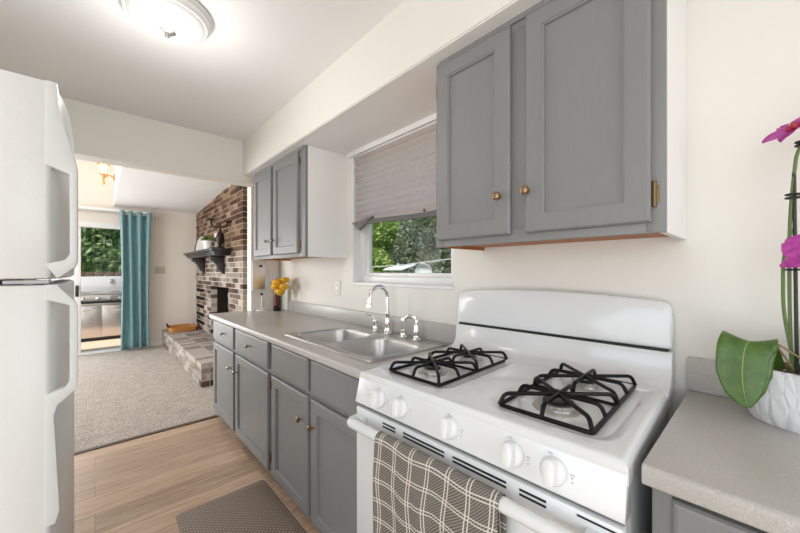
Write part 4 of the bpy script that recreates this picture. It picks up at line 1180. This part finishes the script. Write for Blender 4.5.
# ============================================================ OUTSIDE
M_grass = paint('lawn', (.14, .20, .06), .9, 1, 20)
b = B(); box(b, -40, 20, 1.9, 40, -.6, -.35); struct('ground', b, M_grass)
b = B(); box(b, -40, -10.6, -20, 1.9, -.6, -.35); struct('ground', b, M_grass)
M_deck = paint('tan_patio', (.62, .47, .34), .7, .3, 20)
b = B(); box(b, -10.6, -7.2, -4, 1.9, -.4, -.08); struct('patio', b, M_deck)
# barbecue
bq = thing('barbecue_island', 'stainless steel outdoor grill cabinet on the patio beyond the glass door', 'barbecue', (-8.85, .15, -.08))
M_ss = mat('grill_steel', (.62, .57, .54), .3, .85)
def q(name, x0, x1, y0, y1, z0, z1, m, par=bq, bev=.006, label=None):
    b = B(); box(b, x0, x1, y0, y1, z0, z1); return obj(name, b, m, par, bev, label=label)
q('body', -.5, .0, -.9, .75, .07, .70, M_ss); q('plinth', -.45, -.03, -.87, .72, 0, .07, M_slot)
q('worktop', -.52, .03, -.92, .77, .74, .775, M_slot)
q('side_frame', -.5, .01, -.9, .75, .70, .74, M_ss)
for y0, y1 in ((-.86, -.40), (-.385, -.06), (-.04, .34), (.36, .72)):
    d = q('door', -.0, .022, y0, y1, .12, .69, M_ss)
    b = B(); tube(b, [(.05, y0 + .06, .60), (.05, y1 - .06, .60)], .012, 8)
    for y in (y0 + .09, y1 - .09): tube(b, [(.02, y, .60), (.05, y, .60)], .008, 6)
    obj('handle', b, M_chrome, d)
pn = q('control_panel', -.42, -.02, -.75, .62, .775, .90, M_ss)
for y in (-.55, -.33, -.11, .07, .25, .41):
    b = B(); lathe(b, [(.04, 0), (.042, .01), (.034, .035), (.001, .04)], (-.02, y, .83), 20, 'X'); obj('knob', b, M_chrome, pn)
hd = q('hood', -.45, -.06, -.75, .62, .90, 1.26, mat('pale_grill_hood', (.80, .79, .80), .28, .3), bev=.04)
b = B(); tube(b, [(-.02, -.6, .955), (-.02, .48, .955)], .016, 10); obj('handle', b, M_chrome, hd)
b = B(); lathe(b, [(.045, 0), (.045, .01), (.03, .016)], (-.062, .10, 1.17), 20, 'X'); obj('temperature_gauge', b, M_steel, hd)

def tree(name, label, loc, blobs, n, size, m, trunk=2, cat='tree', seed=0, group=None):
    rd = random.Random(seed); t = thing(name, label, cat, loc, group=group)
    b = B()
    for c, r in blobs: leafblob(b, c, r, n, size, rd)
    obj('foliage', b, m, t, smooth=False, fix=False)
    b = B(); tube(b, [(0, 0, -.3), (.03, .02, trunk * .5), (-.02, 0, trunk)], [.12, .09, .05], 8)
    for c, r in blobs[:4]: tube(b, [(0, 0, trunk * .5), (c[0] * .6, c[1] * .6, c[2] * .8)], [.05, .02], 6)
    obj('trunk', b, mat('tree_bark', (.10, .07, .05), .9), t)
    return t
M_lime = leafmat('bright_leaf', (.24, .36, .08), (.50, .62, .20), .4)
M_dark = leafmat('dark_leaf', (.10, .16, .08), (.36, .38, .26), .3)
M_mid = leafmat('fresh_leaf', (.28, .44, .14), (.60, .72, .36), .45)
tree('leafy_tree', 'bright green tree seen through the left of the kitchen window', (-9.0, 6.4, -.35), [((0, 0, 1.9), (1.3, 1, 1.1)), ((.9, -.3, 1.5), (.9, .8, .9)), ((-1.2, 0, 1.6), (1, .9, 1)), ((.2, .2, 2.9), (1.2, 1, .9)), ((0, -.2, 1.0), (1.3, .6, .6))], 5200, .075, M_lime, 2, seed=1)
tree('dark_evergreen_tree', 'dark speckled shrub tree seen through the right of the kitchen window', (-5.6, 6.3, -.35), [((0, 0, 1.2), (1.05, .8, 1.1)), ((.7, .1, 1.8), (.9, .8, 1.0)), ((-.5, .2, 2.3), (.9, .8, .9)), ((.5, 0, 2.9), (1, .8, .8)), ((1.1, 0, .7), (.9, .6, .7))], 5200, .05, M_dark, 2, seed=2)
tree('dark_evergreen_tree', 'tall dark tree far behind the bright green tree at the window', (-9.5, 9.5, -.35), [((0, 0, 2.6), (2.4, 1.2, 1.8)), ((3, 0, 2.8), (2, 1.2, 1.9)), ((-2.5, .3, 2.4), (2, 1.2, 1.9)), ((1.2, 0, 1.0), (3, 1, 1.3))], 6000, .09, M_dark, 3, seed=3)
tree('leafy_tree', 'fresh green tree behind the grill, seen through the patio door', (-12.6, -.4, -.35), [((0, 0, 2.2), (1.2, 1.6, 1.2)), ((.2, 1.3, 1.8), (1, 1.2, .8)), ((.2, -1.5, 1.9), (1, 1.3, 1)), ((0, 0, 3.2), (1.1, 1.6, .9)), ((.2, .4, 1.2), (1, 1.8, .7))], 5200, .09, M_mid, 2, seed=4)
tree('leafy_tree', 'pale green tree farthest back beyond the patio fence', (-17, 1.2, -.35), [((0, 0, 2.6), (1.5, 3, 2.2)), ((0, 3, 2.2), (1.5, 2, 2))], 5200, .14, M_lime, 3, seed=5)
# fence behind the grill
fe = thing('wooden_fence', 'low dark board fence behind the grill', 'fence', (-10.4, 0, -.35))
b = B()
for k in range(26): box(b, -.015, .015, -2.2 + k * .17, -2.2 + k * .17 + .155, 0, 1.62)
obj('fence_boards', b, mat('brown_boards', (.16, .10, .065), .8), fe, .003)
b = B()
for k in range(40): box(b, 0, .13, -.018, .018, 0, 1.35) if False else box(b, k * .15, k * .15 + .138, -.012, .012, 0, 1.42)
ff = thing('wooden_fence', 'grey board fence at the bottom of the garden, beyond the kitchen window', 'fence', (-11.0, 7.4, -.35))
obj('fence_boards', b, mat('grey_boards', (.28, .27, .25), .85), ff, .003)
# garden things through the window
M_gw = mat('white_garden_plastic', (.75, .76, .75), .4)
ta = thing('patio_table', 'white table with slanting top in the garden, seen through the kitchen window', 'table', (-5.2, 4.75, -.28)); ta.scale = (.75, .6, .93)
b = B(); box(b, -.42, .38, -.35, .35, -.017, .017); xf(b, Matrix.Translation((0, 0, 1.80)) @ Matrix.Rotation(math.radians(9), 4, 'X')); xf(b, Matrix.Translation((0, 0, -.03))); obj('tabletop', b, M_gw, ta, .008)
b = B(); prism(b, [(-.3, 1.70), (.3, 1.70), (.12, 1.45), (-.02, 1.45)], 'Y', -.03, .03); obj('apron', b, M_gw, ta)
for sx in (-.33, .30):
    for sy in (-.28, .28):
        b = B(); tube(b, [(sx, sy, 0), (sx, sy, 1.80 + sy * .28)], .018, 8); obj('leg', b, M_gw, ta)
sd = thing('satellite_dish', 'round white dish on a post outside the kitchen window', 'dish', (-3.80, 4.0, -.37), math.radians(15))
b = B(); lathe(b, [(.001, .05), (.08, .035), (.13, .010), (.155, -.02), (.16, -.015), (.13, .022), (.08, .048), (.001, .062)], (0, 0, 1.63), 32, 'Y'); obj('dish', b, M_gw, sd)
b = B(); tube(b, [(0, .04, 0), (0, .06, 1.6)], .02, 8); obj('post', b, M_print, sd)
b = B(); tube(b, [(0, .0, 1.50), (0, -.22, 1.60)], .008, 8); tube(b, [(0, -.20, 1.60), (0, -.26, 1.62)], .02, 8); obj('receiver_arm', b, M_print, sd)
b = B(); tube(b, [(-9.5, 4.4, 1.33), (-6.0, 4.3, 1.36), (-4.6, 4.25, 1.40), (-2.5, 4.2, 1.55)], .009, 6)
cw = obj('clothesline', b, M_gw); tag(cw, 'white line strung across the garden outside the kitchen window', 'cable')
for x, y, z in ((-9.5, 4.4, 1.33), (-2.5, 4.2, 1.55)):
    b = B(); tube(b, [(x, y, -.4), (x, y, z + .05)], .03, 8); o = obj('line_post', b, M_gw, cw)

# ------------------------------------------------------------ shared group phrases
for o in list(COL.objects):
    if o.parent or not o.get('label'): continue
    n = o.name.split('.')[0]
    g = {'wall_cabinet': 'grey wall cabinets', 'base_cabinet': 'grey base cabinets', 'burner_grate': 'black burner grates on the stove', 'countertop': 'grey laminate countertops', 'light_switch': 'light switches on the walls', 'leafy_tree': 'trees outside', 'dark_evergreen_tree': 'trees outside', 'wooden_fence': 'board fences outside'}.get(n)
    if g: o['group'] = g
